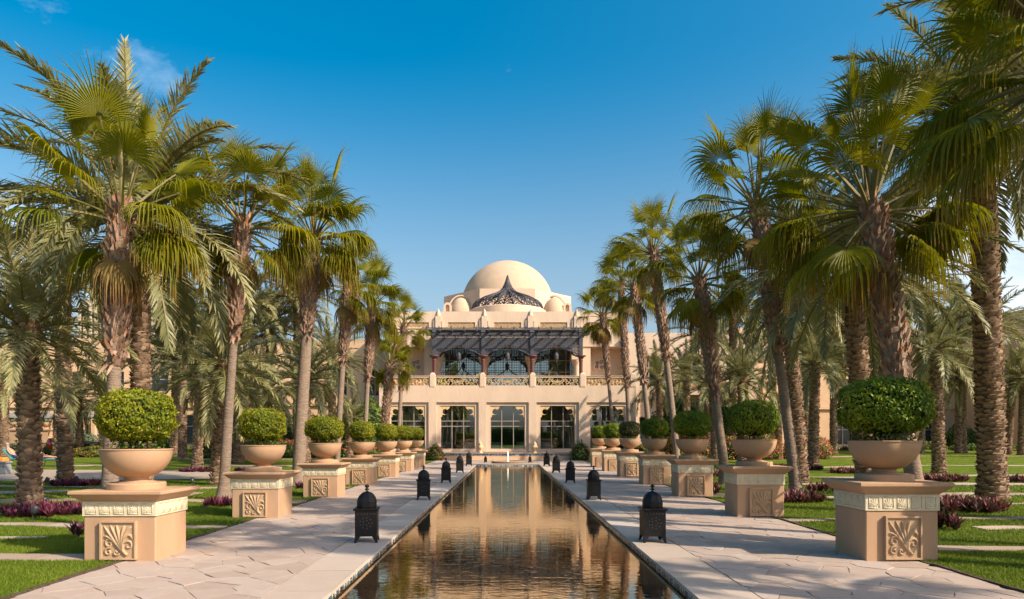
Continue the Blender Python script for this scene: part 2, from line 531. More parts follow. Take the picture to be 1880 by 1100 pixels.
# ------------------------------------------------------------------ glass, water, mosaic
def glass_mat(name, tint, refl=0.5, rough=0.02, trans_tint=(0.55, 0.6, 0.6)):
    m, nt, b = new_mat(name)
    N, L = nt.nodes, nt.links
    gl = N.new('ShaderNodeBsdfGlossy')
    gl.inputs['Color'].default_value = c4(tint)
    gl.inputs['Roughness'].default_value = rough
    tr = N.new('ShaderNodeBsdfTransparent')
    tr.inputs['Color'].default_value = c4(trans_tint)
    lw = N.new('ShaderNodeLayerWeight')
    lw.inputs['Blend'].default_value = 0.35
    mr = N.new('ShaderNodeMapRange')
    mr.inputs['To Min'].default_value = refl
    mr.inputs['To Max'].default_value = 0.95
    L.new(lw.outputs['Fresnel'], mr.inputs['Value'])
    ms = N.new('ShaderNodeMixShader')
    L.new(mr.outputs[0], ms.inputs[0])
    L.new(tr.outputs[0], ms.inputs[1])
    L.new(gl.outputs[0], ms.inputs[2])
    L.new(ms.outputs[0], N['Material Output'].inputs[0])
    return m
GLASS = glass_mat('dining_glass', (0.72, 0.84, 0.86), 0.36)
GLASSB = glass_mat('upper_glass', (0.50, 0.62, 0.64), 0.55, trans_tint=(0.3, 0.35, 0.35))
GLASSW = glass_mat('wing_glass', (0.6, 0.75, 0.8), 0.6, trans_tint=(0.2, 0.22, 0.22))

def water_mat():
    m, nt, b = new_mat('water')
    N, L = nt.nodes, nt.links
    geo = N.new('ShaderNodeNewGeometry')
    mpn = N.new('ShaderNodeMapping'); mpn.inputs['Scale'].default_value = (0.7, 1.9, 1.0)
    L.new(geo.outputs['Position'], mpn.inputs['Vector'])
    n1 = N.new('ShaderNodeTexNoise')
    n1.inputs['Scale'].default_value = 5.0
    n1.inputs['Detail'].default_value = 2
    n1.inputs['Roughness'].default_value = 0.5
    n1.inputs['Distortion'].default_value = 0.7
    L.new(mpn.outputs[0], n1.inputs['Vector'])
    n2 = N.new('ShaderNodeTexNoise')          # where a breeze ruffles the surface more
    n2.inputs['Scale'].default_value = 0.4
    n2.inputs['Detail'].default_value = 3
    L.new(geo.outputs['Position'], n2.inputs['Vector'])
    mr = N.new('ShaderNodeMapRange')
    mr.inputs['From Min'].default_value = 0.35
    mr.inputs['From Max'].default_value = 0.65
    mr.inputs['To Min'].default_value = 0.045
    mr.inputs['To Max'].default_value = 0.115
    L.new(n2.outputs['Fac'], mr.inputs['Value'])
    bp = N.new('ShaderNodeBump')
    bp.inputs['Distance'].default_value = 0.02
    L.new(mr.outputs[0], bp.inputs['Strength'])
    L.new(n1.outputs['Fac'], bp.inputs['Height'])
    df = N.new('ShaderNodeBsdfDiffuse')       # the dark bronze tiled floor seen through shallow water
    df.inputs['Color'].default_value = (0.030, 0.017, 0.008, 1)
    gl = N.new('ShaderNodeBsdfGlossy')
    gl.inputs['Color'].default_value = (1.0, 0.87, 0.68, 1)
    gl.inputs['Roughness'].default_value = 0.015
    L.new(bp.outputs[0], gl.inputs['Normal'])
    fr = N.new('ShaderNodeFresnel'); fr.inputs['IOR'].default_value = 1.33
    pw = N.new('ShaderNodeMath'); pw.operation = 'POWER'; pw.inputs[1].default_value = 0.52
    L.new(fr.outputs[0], pw.inputs[0])
    ms = N.new('ShaderNodeMixShader')
    L.new(pw.outputs[0], ms.inputs[0]); L.new(df.outputs[0], ms.inputs[1]); L.new(gl.outputs[0], ms.inputs[2])
    L.new(ms.outputs[0], N['Material Output'].inputs[0])
    return m
WATER = water_mat()

def mosaic_mat():
    m, nt, b = new_mat('mosaic')
    N, L = nt.nodes, nt.links
    geo = N.new('ShaderNodeNewGeometry')
    vo = N.new('ShaderNodeTexVoronoi'); vo.distance = 'CHEBYCHEV'
    vo.inputs['Scale'].default_value = 30
    vo.inputs['Randomness'].default_value = 0.15
    L.new(geo.outputs['Position'], vo.inputs['Vector'])
    rp = N.new('ShaderNodeValToRGB')
    rp.color_ramp.interpolation = 'CONSTANT'
    cols = [(0.0, (0.02, 0.06, 0.13)), (0.3, (0.05, 0.17, 0.27)), (0.5, (0.55, 0.55, 0.52)), (0.68, (0.03, 0.03, 0.04)), (0.84, (0.35, 0.20, 0.10))]
    while len(rp.color_ramp.elements) < len(cols): rp.color_ramp.elements.new(0.5)
    for e, (p, c) in zip(rp.color_ramp.elements, cols):
        e.position = p; e.color = c4(c)
    L.new(vo.outputs['Color'], rp.inputs[0])
    L.new(rp.outputs[0], b.inputs['Base Color'])
    b.inputs['Roughness'].default_value = 0.25
    return m
MOSAIC = mosaic_mat()

# ------------------------------------------------------------------ ground, lawns
AX, HW = 0.04, 1.89                   # pool axis and half width
EL, ER = -4.97, 5.33                  # outer edges of the paved walks
Y0, Y1, YP0, YP1 = -3.0, 49.0, 2.2, 41.0

xs = sorted(set([-700, -350, -180, -100, -70] + [round(-55 + 2.0 * i, 2) for i in range(24)] + [-7.5, -6.2, EL, ER, 6.2, 7.5] + [round(9 + 2.0 * i, 2) for i in range(24)] + [70, 100, 180, 350, 700]))
ys = sorted(set([-500, -200, -80, -40, -20, -10, Y0, 2, 6, 10, 14, 18, 22, 26, 29] + [30 + 2 * i for i in range(9)] + [Y1] + [50 + 2 * i for i in range(10)] + [75, 90, 120, 200, 400, 900, 1800]))
mb = MB()
idx = {}
for i, x in enumerate(xs):
    for j, y in enumerate(ys):
        idx[i, j] = len(mb.v)
        mb.v.append((x, y, gz(x, y)))
for i in range(len(xs) - 1):
    for j in range(len(ys) - 1):
        if xs[i] >= EL and xs[i + 1] <= ER and ys[j] >= Y0 and ys[j + 1] <= Y1: continue
        mb.f.append((idx[i, j], idx[i + 1, j], idx[i + 1, j + 1], idx[i, j + 1]))
tag(mb.build('ground', GRASSM, smooth=True), 'green lawn ground reaching to the horizon', 'lawn', kind='structure')

# soil edging between lawn and walk
mb = MB()
for (x, s) in ((EL, -1), (ER, 1)):
    n = 220
    for k in range(n):
        ya, yb = Y0 + (Y1 - Y0) * k / n, Y0 + (Y1 - Y0) * (k + 1) / n
        w = 0.035 + 0.03 * rnd.random()
        h = 0.012 + 0.014 * rnd.random()
        a, c = sorted((x + s * 0.004, x + s * w))
        mb.box(a, c, ya, yb, -0.05, h)
tag(mb.build('soil_edge', SOIL), 'brown soil edging between lawn and stone walk', 'edging', kind='structure')

# ------------------------------------------------------------------ flagstone walks
def clip(poly, nx, ny, c):            # keep nx*x + ny*y <= c
    out = []
    for i in range(len(poly)):
        p, q = poly[i], poly[(i + 1) % len(poly)]
        dp, dq = nx * p[0] + ny * p[1] - c, nx * q[0] + ny * q[1] - c
        if dp <= 0: out.append(p)
        if (dp < 0 < dq) or (dq < 0 < dp):
            t = dp / (dp - dq)
            out.append((p[0] + t * (q[0] - p[0]), p[1] + t * (q[1] - p[1])))
    return out

def crazy_cells(x0, x1, y0, y1, cx, cy, gap, rng):
    nx, ny = max(1, round((x1 - x0) / cx)), max(1, round((y1 - y0) / cy))
    pts = {}
    for i in range(-1, nx + 1):
        for j in range(-1, ny + 1):
            pts[i, j] = (x0 + (i + .5 + (0.5 if j % 2 else 0) * .9 + rng.uniform(-.34, .34)) * (x1 - x0) / nx, y0 + (j + .5 + rng.uniform(-.36, .36)) * (y1 - y0) / ny)
    cells = []
    for j in range(-1, ny + 1):
        for i in range(-1, nx + 1):
            p = pts[i, j]
            poly = [(x0, y0), (x1, y0), (x1, y1), (x0, y1)]
            for di in range(-2, 3):
                for dj in range(-2, 3):
                    q = pts.get((i + di, j + dj))
                    if (di == 0 and dj == 0) or q is None: continue
                    ex, ey = q[0] - p[0], q[1] - p[1]
                    l = math.hypot(ex, ey)
                    if l < 1e-6: continue
                    ex, ey = ex / l, ey / l
                    poly = clip(poly, ex, ey, ex * (p[0] + q[0]) / 2 + ey * (p[1] + q[1]) / 2 - gap)
                    if len(poly) < 3: break
                if len(poly) < 3: break
            if len(poly) < 3: continue
            area = abs(sum(poly[k][0] * poly[(k + 1) % len(poly)][1] - poly[(k + 1) % len(poly)][0] * poly[k][1] for k in range(len(poly)))) / 2
            if area < 0.012: continue
            cells.append(poly)
    return cells

def rough_edges(poly, rng, amp):
    out = []
    for k in range(len(poly)):
        p, q = poly[k], poly[(k + 1) % len(poly)]
        out.append(p)
        l = math.hypot(q[0] - p[0], q[1] - p[1])
        if l > 0.2:
            nx, ny = (q[1] - p[1]) / l, -(q[0] - p[0]) / l
            for t in ((0.33, 0.67) if l > 0.35 else (0.5,)):
                o = -abs(rng.gauss(0, amp))
                out.append((p[0] + t * (q[0] - p[0]) + nx * o, p[1] + t * (q[1] - p[1]) + ny * o))
    return out

rs = random.Random(21)
for side in (-1, 1):
    if side < 0: xa, xb = EL + 0.004, AX - HW - 0.62
    else: xa, xb = AX + HW + 0.62, ER - 0.004
    nm = 'left' if side < 0 else 'right'
    walk = empty('walk_' + nm, ((xa + xb) / 2, 0, 0))
    tag(walk, 'pink-beige crazy-paved stone walk along the %s side of the pool' % nm, 'walk', kind='structure')
    ox = walk.location.x
    mb = MB(); mb.box(xa - ox, xb - ox, Y0, Y1, -0.12, -0.010)
    mb.build('mortar_bed', MORTAR, walk)
    cells = crazy_cells(xa, xb, Y0, Y1, 0.46, 0.30, 0.0026, rs)
    cells.sort(key=lambda p: (0 if min(q[1] for q in p) > 5.6 else 1, min(q[1] for q in p)))
    far = MB()
    for k, poly in enumerate(cells):
        sh = rs.random()
        top = rs.uniform(-0.002, 0.004)
        if k < 300:
            poly = rough_edges(poly, rs, 0.008)
            cx, cy = sum(p[0] for p in poly) / len(poly), sum(p[1] for p in poly) / len(poly)
            m1 = MB().slab([(p[0] - cx, p[1] - cy) for p in poly], -0.03, top, sh)
            m1.build('flagstone', STONE, walk, attr='shade', loc=(cx - ox, cy, 0))
        else:
            far.slab([(p[0] - ox, p[1]) for p in poly], -0.03, top, sh)
    tag(far.build('far_flagstones', STONE, walk, attr='shade'), kind='stuff')
    # coping course along the water
    xa, xb = (AX - HW - 0.61, AX - HW + 0.03) if side < 0 else (AX + HW - 0.03, AX + HW + 0.61)
    cope = empty('coping_' + nm, ((xa + xb) / 2, 0, 0))
    tag(cope, 'course of pale coping slabs along the %s edge of the pool' % nm, 'coping', kind='structure')
    ox = cope.location.x
    bx = (xa - 0.02 - ox, xb - 0.04 - ox) if side < 0 else (xa + 0.04 - ox, xb + 0.02 - ox)
    MB().box(bx[0], bx[1], YP0, YP1 + 0.6, -0.12, -0.012).build('mortar_bed', MORTAR, cope)
    y = YP0
    while y < YP1 + 0.3:
        l = rs.uniform(0.75, 1.15)
        e = [rs.uniform(0, 0.012) for _ in range(4)]
        w = (xb - xa) / 2
        poly = [(-w + e[0], -l / 2 + .003), (w - e[1], -l / 2 + .003), (w - e[2], l / 2 - .003), (-w + e[3], l / 2 - .003)]
        MB().slab(rough_edges(poly, rs, 0.005), -0.035, rs.uniform(0.002, 0.007), rs.random()).build('coping_stone', COPE, cope, attr='shade', loc=(0, y + l / 2, 0))
        y += l

# paving across the far end and the near end of the pool
end = empty('walk_end', (AX, 45, 0))
tag(end, 'stone paving between the far end of the pool and the terrace', 'walk', kind='structure')
MB().box(-HW - 0.62, HW + 0.62, YP1 + 0.6 - 45, Y1 - 45, -0.12, -0.012).build('mortar_bed', MORTAR, end)
far = MB()
for poly in crazy_cells(-HW - 0.62, HW + 0.62, YP1 + 0.62 - 45, Y1 - 45, 0.55, 0.4, 0.005, rs):
    far.slab(poly, -0.03, rs.uniform(-0.002, 0.003), rs.random())
tag(far.build('far_flagstones', STONE, end, attr='shade'), kind='stuff')
MB().box(AX - HW - 0.62, AX + HW + 0.62, Y0, YP0 - 0.01, -0.12, -0.004).build('walk_near', STEP)['kind'] = 'structure'
bpy.data.objects['walk_near']['label'] = 'stone paving at the near end of the pool'

# ------------------------------------------------------------------ pool
pool = empty('pool', (AX, 20, 0))
tag(pool, 'long narrow reflecting pool with mosaic tiled edge', 'pool', kind='structure')
mb = MB()
wl_ = -0.085
for s in (-1, 1):
    mb.box(*(sorted((s * HW, s * (HW + .05)))), YP0 - 20, YP1 - 20, -0.6, -0.037)
mb.box(-HW - .05, HW + .05, YP1 - 20, YP1 - 20 + .05, -0.6, -0.037)
mb.build('mosaic_band', MOSAIC, pool)
MB().box(-HW, HW, YP0 - 20, YP1 - 20, -0.62, -0.6).build('pool_floor', surf('pool_floor', (0.02, 0.015, 0.012), (0.05, 0.035, 0.025), rough=0.8), pool)
MB().add([(-HW, YP0 - 20, wl_), (HW, YP0 - 20, wl_), (HW, YP1 - 20, wl_), (-HW, YP1 - 20, wl_)], [(0, 1, 2, 3)]).build('water', WATER, pool)
mb = MB()                              # stone lip across the far end
mb.box(-HW - .6, HW + .6, YP1 - 20, YP1 - 20 + 0.58, -0.035, 0.012)
mb.build('end_coping', STEP, pool)

# ------------------------------------------------------------------ lawn paths (stepping stone bands) and the cross walk
STRIPS = []
def strip_y(s, x):
    yc, hw, amp, wl, ph = s[:5]
    return yc + amp * math.sin(x * wl + ph) + 0.4 * amp * math.sin(x * wl * 2.3 + ph * 1.7), hw * (1 + 0.5 * math.sin(x * 0.9 + ph * 2.1))
# centre y, half width, wave amplitude, wave length factor, phase, start and end |x|
LEFT = [(9.15, .15, .10, .55, 0.4, 5.0, 9), (10.75, .12, .16, .9, 2.2, 7.4, 9.5), (12.3, .17, .22, .6, 1.0, 5.0, 12), (14.9, .24, .35, .55, 3.0, 7.6, 14), (17.2, .32, .40, .5, 0.3, 5.0, 16), (19.6, .42, .45, .45, 1.3, 8.8, 18), (22.0, .25, .4, .4, 2.0, 5, 19), (37.5, .5, .8, .3, 1.0, 7, 26), (44, .5, .9, .25, 2.0, 7, 34)]
RIGHT = [(9.95, .16, .10, .5, 1.4, 5.4, 9), (12.0, .13, .25, .7, 0.2, 8.3, 10.5), (13.4, .16, .16, .6, 2.0, 5.4, 12), (16.4, .18, .4, .5, 0.0, 8.4, 14), (19.0, .28, .5, .45, 1.0, 5.4, 16), (23.2, .4, .6, .35, 2.7, 10, 20), (28.5, .35, .9, .3, 0.5, 5.4, 24), (37, .5, 1.1, .22, 1.5, 12, 32), (47, .5, 1.1, .2, 0.9, 8, 38)]
for side, lst in ((-1, LEFT), (1, RIGHT)):
    for s in lst:
        x0 = side * max(s[5], -EL + .06 if side < 0 else ER + .06)
        x1 = side * s[6]
        root = empty('stone_path', (x0, s[0], 0))
        tag(root, 'narrow band of stepping stones across the %s lawn, band %s from the camera' % ('left' if side < 0 else 'right', ['one', 'two', 'three', 'four', 'five', 'six', 'seven', 'eight', 'nine', 'ten'][lst.index(s)]), 'path', kind='structure')
        x = x0
        while abs(x) < abs(x1):
            l = rs.uniform(0.5, 1.0) * (1 if s[0] < 25 else 2)
            xa, xb = x + side * .006, x + side * (l - .006)
            lo, hi = [], []
            for k in range(6):
                xx = xa + (xb - xa) * k / 5
                yc, hw = strip_y(s, xx)
                lo.append((xx - x0, yc - hw + rs.uniform(-.012, .012) - s[0]))
                hi.append((xx - x0, yc + hw + rs.uniform(-.012, .012) - s[0]))
            poly = lo + hi[::-1]
            if side < 0: poly = poly[::-1]
            zb = gz(x + side * l / 2, s[0])
            MB().slab(poly, -0.03, 0.016 + rs.uniform(0, .004), rs.random()).build('stepping_stone', STEP, root, attr='shade', loc=(0, 0, zb))
            x += side * l
        STRIPS.append((side, s))
# wide cross walk on the left lawn and the walk beyond the right lawn
def band(name, pts, z, mat, label):
    mb = MB()
    for k in range(len(pts) - 1):
        (xa, ya0, ya1), (xb, yb0, yb1) = pts[k], pts[k + 1]
        n0 = [(xa, ya0), (xb, yb0), (xb, yb1), (xa, ya1)]
        if xb < xa: n0 = n0[::-1]
        mb.add([(p[0], p[1], gz(*p) + z) for p in n0], [(0, 1, 2, 3)], [0.45 + .1 * math.sin(k)] * 4)
    tag(mb.build(name, mat, attr='shade'), label, 'path', kind='structure')
band('path', [(-9.5, 28.6, 29.0), (-11, 26.8, 30.5), (-14, 25.6, 32.5), (-18, 25.2, 33.2), (-23, 25.0, 33.5), (-30, 25, 34)], 0.02, STEP, 'wide grey stone walk crossing the left lawn behind the palms')
band('path', [(16 + 4 * i, 57.0 + .4 * math.sin(i), 59.5 + .4 * math.sin(i)) for i in range(9)], 0.02, STEP, 'pale stone walk beyond the far right lawn')

# grass blades, denser close to the camera
def grass():
    g = np.random.default_rng(5)
    tris, tips = [], []
    def sample(xlo, xhi, ylo, yhi, dens, h, w):
        n = int((xhi - xlo) * (yhi - ylo) * dens)
        x = g.uniform(xlo, xhi, n); y = g.uniform(ylo, yhi, n)
        keep = (np.abs(x) < 0.80 * y + 0.6)
        for side, s in STRIPS:
            yc = s[0] + s[2] * np.sin(x * s[3] + s[4]) + .4 * s[2] * np.sin(x * s[3] * 2.3 + s[4] * 1.7)
            hw = s[1] * (1 + .5 * np.sin(x * .9 + s[4] * 2.1))
            keep &= ~((np.sign(x) == side) & (np.abs(x) > s[5]) & (np.abs(x) < s[6]) & (np.abs(y - yc) < hw - 0.005))
        keep &= ~((x < -9.3) & (y > 25) & (y < 34))
        x, y = x[keep], y[keep]
        n = len(x)
        z = np.array([gz(a, b) for a, b in zip(x, y)])
        a = g.uniform(0, 2 * np.pi, n); hh = h * g.uniform(.55, 1.25, n); lean = g.uniform(0, .9, n) * hh
        b = g.uniform(0, 2 * np.pi, n)
        T = np.zeros((n, 3, 3), np.float32)
        T[:, 0] = np.stack([x - w * np.cos(a), y - w * np.sin(a), z - .004], 1)
        T[:, 1] = np.stack([x + w * np.cos(a), y + w * np.sin(a), z - .004], 1)
        T[:, 2] = np.stack([x + lean * np.cos(b), y + lean * np.sin(b), z + hh], 1)
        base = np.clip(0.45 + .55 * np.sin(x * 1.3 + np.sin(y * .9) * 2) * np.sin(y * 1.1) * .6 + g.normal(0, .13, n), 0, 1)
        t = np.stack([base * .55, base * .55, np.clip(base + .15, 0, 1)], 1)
        tris.append(T); tips.append(t)
    sample(-8.5, EL - .03, 6.3, 10.5, 3600, .036, .0042)
    sample(ER + .03, 8.8, 6.5, 10.5, 3600, .036, .0042)
    sample(-14.5, EL - .03, 10.5, 17, 1500, .040, .006)
    sample(ER + .03, 14.5, 10.5, 17, 1500, .040, .006)
    sample(-23, EL - .03, 17, 28, 330, .045, .011)
    sample(ER + .03, 23, 17, 28, 330, .045, .011)
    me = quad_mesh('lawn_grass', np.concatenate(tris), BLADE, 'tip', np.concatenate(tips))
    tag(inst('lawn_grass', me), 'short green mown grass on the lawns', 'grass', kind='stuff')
grass()

# ------------------------------------------------------------------ the hotel
WPANE = surf('dark_window', (0.018, 0.026, 0.030), (0.03, 0.045, 0.05), rough=0.06, scale=0.5, spec=0.9)

def wall_open(mb, x0, x1, z0, z1, y, ops, depth):
    X = sorted(set([x0, x1] + [o[0] for o in ops] + [o[1] for o in ops]))
    Z = sorted(set([z0, z1] + [o[2] for o in ops] + [o[3] for o in ops]))
    for i in range(len(X) - 1):
        for j in range(len(Z) - 1):
            cx, cz = (X[i] + X[i + 1]) / 2, (Z[j] + Z[j + 1]) / 2
            if any(o[0] < cx < o[1] and o[2] < cz < o[3] for o in ops): continue
            mb.add([(X[i], y, Z[j]), (X[i + 1], y, Z[j]), (X[i + 1], y, Z[j + 1]), (X[i], y, Z[j + 1])], [(0, 1, 2, 3)])
    for (a, b, c, d) in ops:
        e = y + depth
        mb.add([(a, y, c), (a, e, c), (a, e, d), (a, y, d)], [(0, 1, 2, 3)])
        mb.add([(b, y, c), (b, y, d), (b, e, d), (b, e, c)], [(0, 1, 2, 3)])
        mb.add([(a, y, d), (a, e, d), (b, e, d), (b, y, d)], [(0, 1, 2, 3)])
        mb.add([(a, y, c), (b, y, c), (b, e, c), (a, e, c)], [(0, 1, 2, 3)])

def ribbon(mb, pts, w, y0, y1):        # flat band along a polyline in (x, z), thickness y0..y1
    n = len(pts)
    L_, R_ = [], []
    for i in range(n):
        a, b = pts[max(0, i - 1)], pts[min(n - 1, i + 1)]
        dx, dz = b[0] - a[0], b[1] - a[1]
        l = math.hypot(dx, dz) or 1
        ww = w[i] if isinstance(w, list) else w
        L_.append((pts[i][0] - dz / l * ww / 2, pts[i][1] + dx / l * ww / 2))
        R_.append((pts[i][0] + dz / l * ww / 2, pts[i][1] - dx / l * ww / 2))
    vs, fs = [], []
    for i in range(n):
        vs += [(L_[i][0], y0, L_[i][1]), (R_[i][0], y0, R_[i][1]), (R_[i][0], y1, R_[i][1]), (L_[i][0], y1, L_[i][1])]
    for i in range(n - 1):
        k = 4 * i
        for a, b in ((0, 1), (1, 2), (2, 3), (3, 0)):
            fs.append((k + a, k + b, k + 4 + b, k + 4 + a))
    fs.append((0, 3, 2, 1)); fs.append((4 * n - 4, 4 * n - 3, 4 * n - 2, 4 * n - 1))
    mb.add(vs, fs)

def spiral(cx, cz, r, turns, a0, sgn, n=14):
    return [(cx + r * (1 - .85 * t) * math.cos(a0 + sgn * turns * 2 * math.pi * t), cz + r * (1 - .85 * t) * math.sin(a0 + sgn * turns * 2 * math.pi * t)) for t in [i / n for i in range(n + 1)]]

hotel = empty('hotel_building', (AX, 54.5, 0.5))
tag(hotel, 'domed sandstone hotel building at the far end of the pool', 'building')
def H(mb, name, mat, parent=None, **k):            # geometry given with z above sea level, y behind the facade
    p = parent or hotel
    o = mb.build(name, mat, p, **k)
    o.location.z -= 0.5 if p is hotel else 0
    return o

BAYS = [-8, -4, 0, 4, 8]
HALF = 10.25
mb = MB()
wall_open(mb, -HALF, HALF, 0.0, 5.69, 0.0, [(b - 1.69, b + 1.69, 0.5, 4.44) for b in BAYS], 0.14)
mb.add([(-HALF, 0, 0), (-HALF, 0, 5.69), (-HALF, 5, 5.69), (-HALF, 5, 0)], [(0, 1, 2, 3)])
mb.add([(HALF, 0, 0), (HALF, 5, 0), (HALF, 5, 5.69), (HALF, 0, 5.69)], [(0, 1, 2, 3)])
H(mb, 'wall', STUCCO)
sp_l = [(0, 0), (0.81, 0), (0.81, -0.05), (0.745, -0.10), (0.71, -0.17), (0.70, -0.235), (0.62, -0.25), (0.565, -0.30)]
for k in range(13):
    a = R(55) + R(265) * k / 12
    sp_l.append((0.325 + 0.235 * math.cos(a) * 0.95 + 0.02, -0.49 + 0.225 * math.sin(a)))
sp_l += [(0.23, -0.72), (0.12, -0.74), (0.14, -0.83), (0.05, -0.91), (0.0, -0.99)]
def simple_spandrel(sx):
    # solid corner piece with a keyhole lobe, drawn as quads between the outer corner and the curve
    mb = MB()
    inner = [(0.81, 0.0), (0.80, -0.07), (0.73, -0.12), (0.70, -0.20), (0.66, -0.245), (0.585, -0.265)]
    for k in range(15):                 # the round lobe bites into the corner
        a = R(35) + R(285) * k / 14
        inner.append((0.385 + 0.225 * math.cos(a), -0.475 + 0.225 * math.sin(a)))
    inner += [(0.40, -0.72), (0.30, -0.735), (0.20, -0.70), (0.13, -0.77), (0.135, -0.85), (0.06, -0.92), (0.0, -0.99)]
    poly = [(0, 0)] + inner
    # split along x-monotone pieces: triangulate with blender's own tessellator
    from mathutils.geometry import tessellate_polygon
    tri = tessellate_polygon([[Vector((p[0], p[1], 0)) for p in poly]])
    n = len(poly)
    vs = [(sx * p[0], 0.0, p[1]) for p in poly] + [(sx * p[0], 0.09, p[1]) for p in poly]
    fs = [tuple(t) for t in tri] + [tuple(i + n for i in t) for t in tri]
    for i in range(n):
        j = (i + 1) % n
        fs.append((i, j, n + j, n + i))
    mb.add(vs, fs)
    return mb
SPL, SPR = simple_spandrel(1).mesh('spandrel', CARVED), simple_spandrel(-1).mesh('spandrel', CARVED)
PW = [-1.385, -0.47, 0.47, 1.385]
PZ = [0.73, 2.53, 2.95, 4.17]
for b in BAYS:
    w = empty('window', (b, 0, 0), parent=hotel)
    mb = MB()
    wall_open(mb, -1.69, 1.69, 0.0, 3.94, 0.14, [(-1.385, 1.385, 0.23, 3.67)], 0.34)
    mb.build('surround', STUCCO, w)
    inst('spandrel', SPL, w, (-1.384, 0.20, 3.668))
    inst('spandrel', SPR, w, (1.384, 0.20, 3.668))
    mb = MB()
    for x in PW[1:3]: mb.box(x - .03, x + .03, 0.40, 0.46, 0.23, 3.67)
    for z in PZ[1:3]: mb.box(-1.385, 1.385, 0.402, 0.458, z - .5 - .03, z - .5 + .03)
    for x in (-1.36, 1.36): mb.box(x - .024, x + .024, 0.404, 0.456, 0.23, 3.67)
    mb.build('glazing_bars', FRAMEM, w)
    for i in range(3):
        for j in range(3):
            x0, x1, z0, z1 = PW[i] + .02, PW[i + 1] - .02, PZ[j] - .5 + .02, PZ[j + 1] - .5 - .02
            t = rnd.uniform(-.004, .004)
            MB().add([(x0, 0.43 + t, z0), (x1, 0.43 - t, z0), (x1, 0.43 - t, z1), (x0, 0.43 + t, z1)], [(0, 1, 2, 3)]).build('pane', GLASS, w)
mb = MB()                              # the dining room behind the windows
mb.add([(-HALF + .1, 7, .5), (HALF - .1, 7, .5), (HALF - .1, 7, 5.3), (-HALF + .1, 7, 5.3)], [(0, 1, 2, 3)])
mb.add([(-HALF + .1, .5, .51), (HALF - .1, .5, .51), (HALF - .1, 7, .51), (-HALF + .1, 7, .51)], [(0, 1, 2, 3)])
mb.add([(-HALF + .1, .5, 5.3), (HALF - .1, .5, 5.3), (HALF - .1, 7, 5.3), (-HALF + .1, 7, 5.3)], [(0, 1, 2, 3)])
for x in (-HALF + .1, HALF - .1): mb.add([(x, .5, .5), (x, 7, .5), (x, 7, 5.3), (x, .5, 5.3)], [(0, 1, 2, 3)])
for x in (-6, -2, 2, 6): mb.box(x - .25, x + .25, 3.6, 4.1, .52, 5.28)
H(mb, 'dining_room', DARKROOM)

# terrace floor and balustrade
mb = MB(); mb.box(-HALF + .002, HALF - .002, 0.003, 5.4, 5.45, 5.60)
H(mb, 'terrace_floor', STUCCO)
pm = MB()
pm.cbox(-.22, .22, -.04, .40, 0, 1.02, .03)
pm.cbox(-.17, .17, .01, .35, 1.0, 1.13, .07)
PILLAR = pm.mesh('balustrade_pillar', STUCCO)
for x in (-10.02, -6, -2, 2, 6, 10.02):
    inst('balustrade_pillar', PILLAR, hotel, (x, 0, 5.19))
def scrollwork(mb, w, h, y0, y1, seed=0):
    r = h * .30
    for k, cx in enumerate([-w * .40, -w * .24, -w * .10, w * .10, w * .24, w * .40]):
        s = 1 if cx < 0 else -1
        up = 1 if k % 2 == 0 else -1
        if cx > 0: up = 1 if (5 - k) % 2 == 0 else -1
        ribbon(mb, spiral(cx, up * h * .10, r, 1.15, R(90) if s > 0 else R(90), s * up), .045, y0, y1)
        ribbon(mb, spiral(cx + s * w * .07, -up * h * .24, r * .62, 1.0, R(-90), -s * up, 10), .04, y0, y1)
    for t in range(-4, 5):
        a = R(90) + t * R(19)
        ribbon(mb, [(0.02 * t, -h * .42), (math.cos(a) * h * .30, -h * .42 + math.sin(a) * h * .36), (math.cos(a) * h * .72, -h * .42 + math.sin(a) * h * .74)], [.03, .06, .02], y0, y1)
    for s in (-1, 1):
        for q in range(5):
            x = s * (w * .5 - .06 - q * w * .085)
            ribbon(mb, [(x, -h * .47), (x - s * .10, -h * .12), (x - s * .02, h * .20), (x - s * .16, h * .47)], [.05, .03, .045, .02], y0 + .005, y1 - .005)
for i, b in enumerate(BAYS):
    pierced = abs(b) <= 4
    p = empty('balustrade_panel', (b, 0, 5.19), parent=hotel)
    mb = MB()
    mb.box(-1.78, 1.78, .02, .30, .72, .84)
    mb.box(-1.78, 1.78, -.02, .32, .84, .875)
    mb.box(-1.78, 1.78, .02, .30, -.0, .10)
    for x in (-1.74, 1.74): mb.box(x - .04, x + .04, .025, .295, .10, .72)
    mb.build('rail', STUCCO, p)
    mb = MB()
    scrollwork(mb, 3.36, .60, .06, .16)
    o = mb.build('scroll', CARVED, p, loc=(0, 0, .41))
    if not pierced:
        MB().box(-1.7, 1.7, .15, .26, .10, .72).build('backing', CARVED, p)

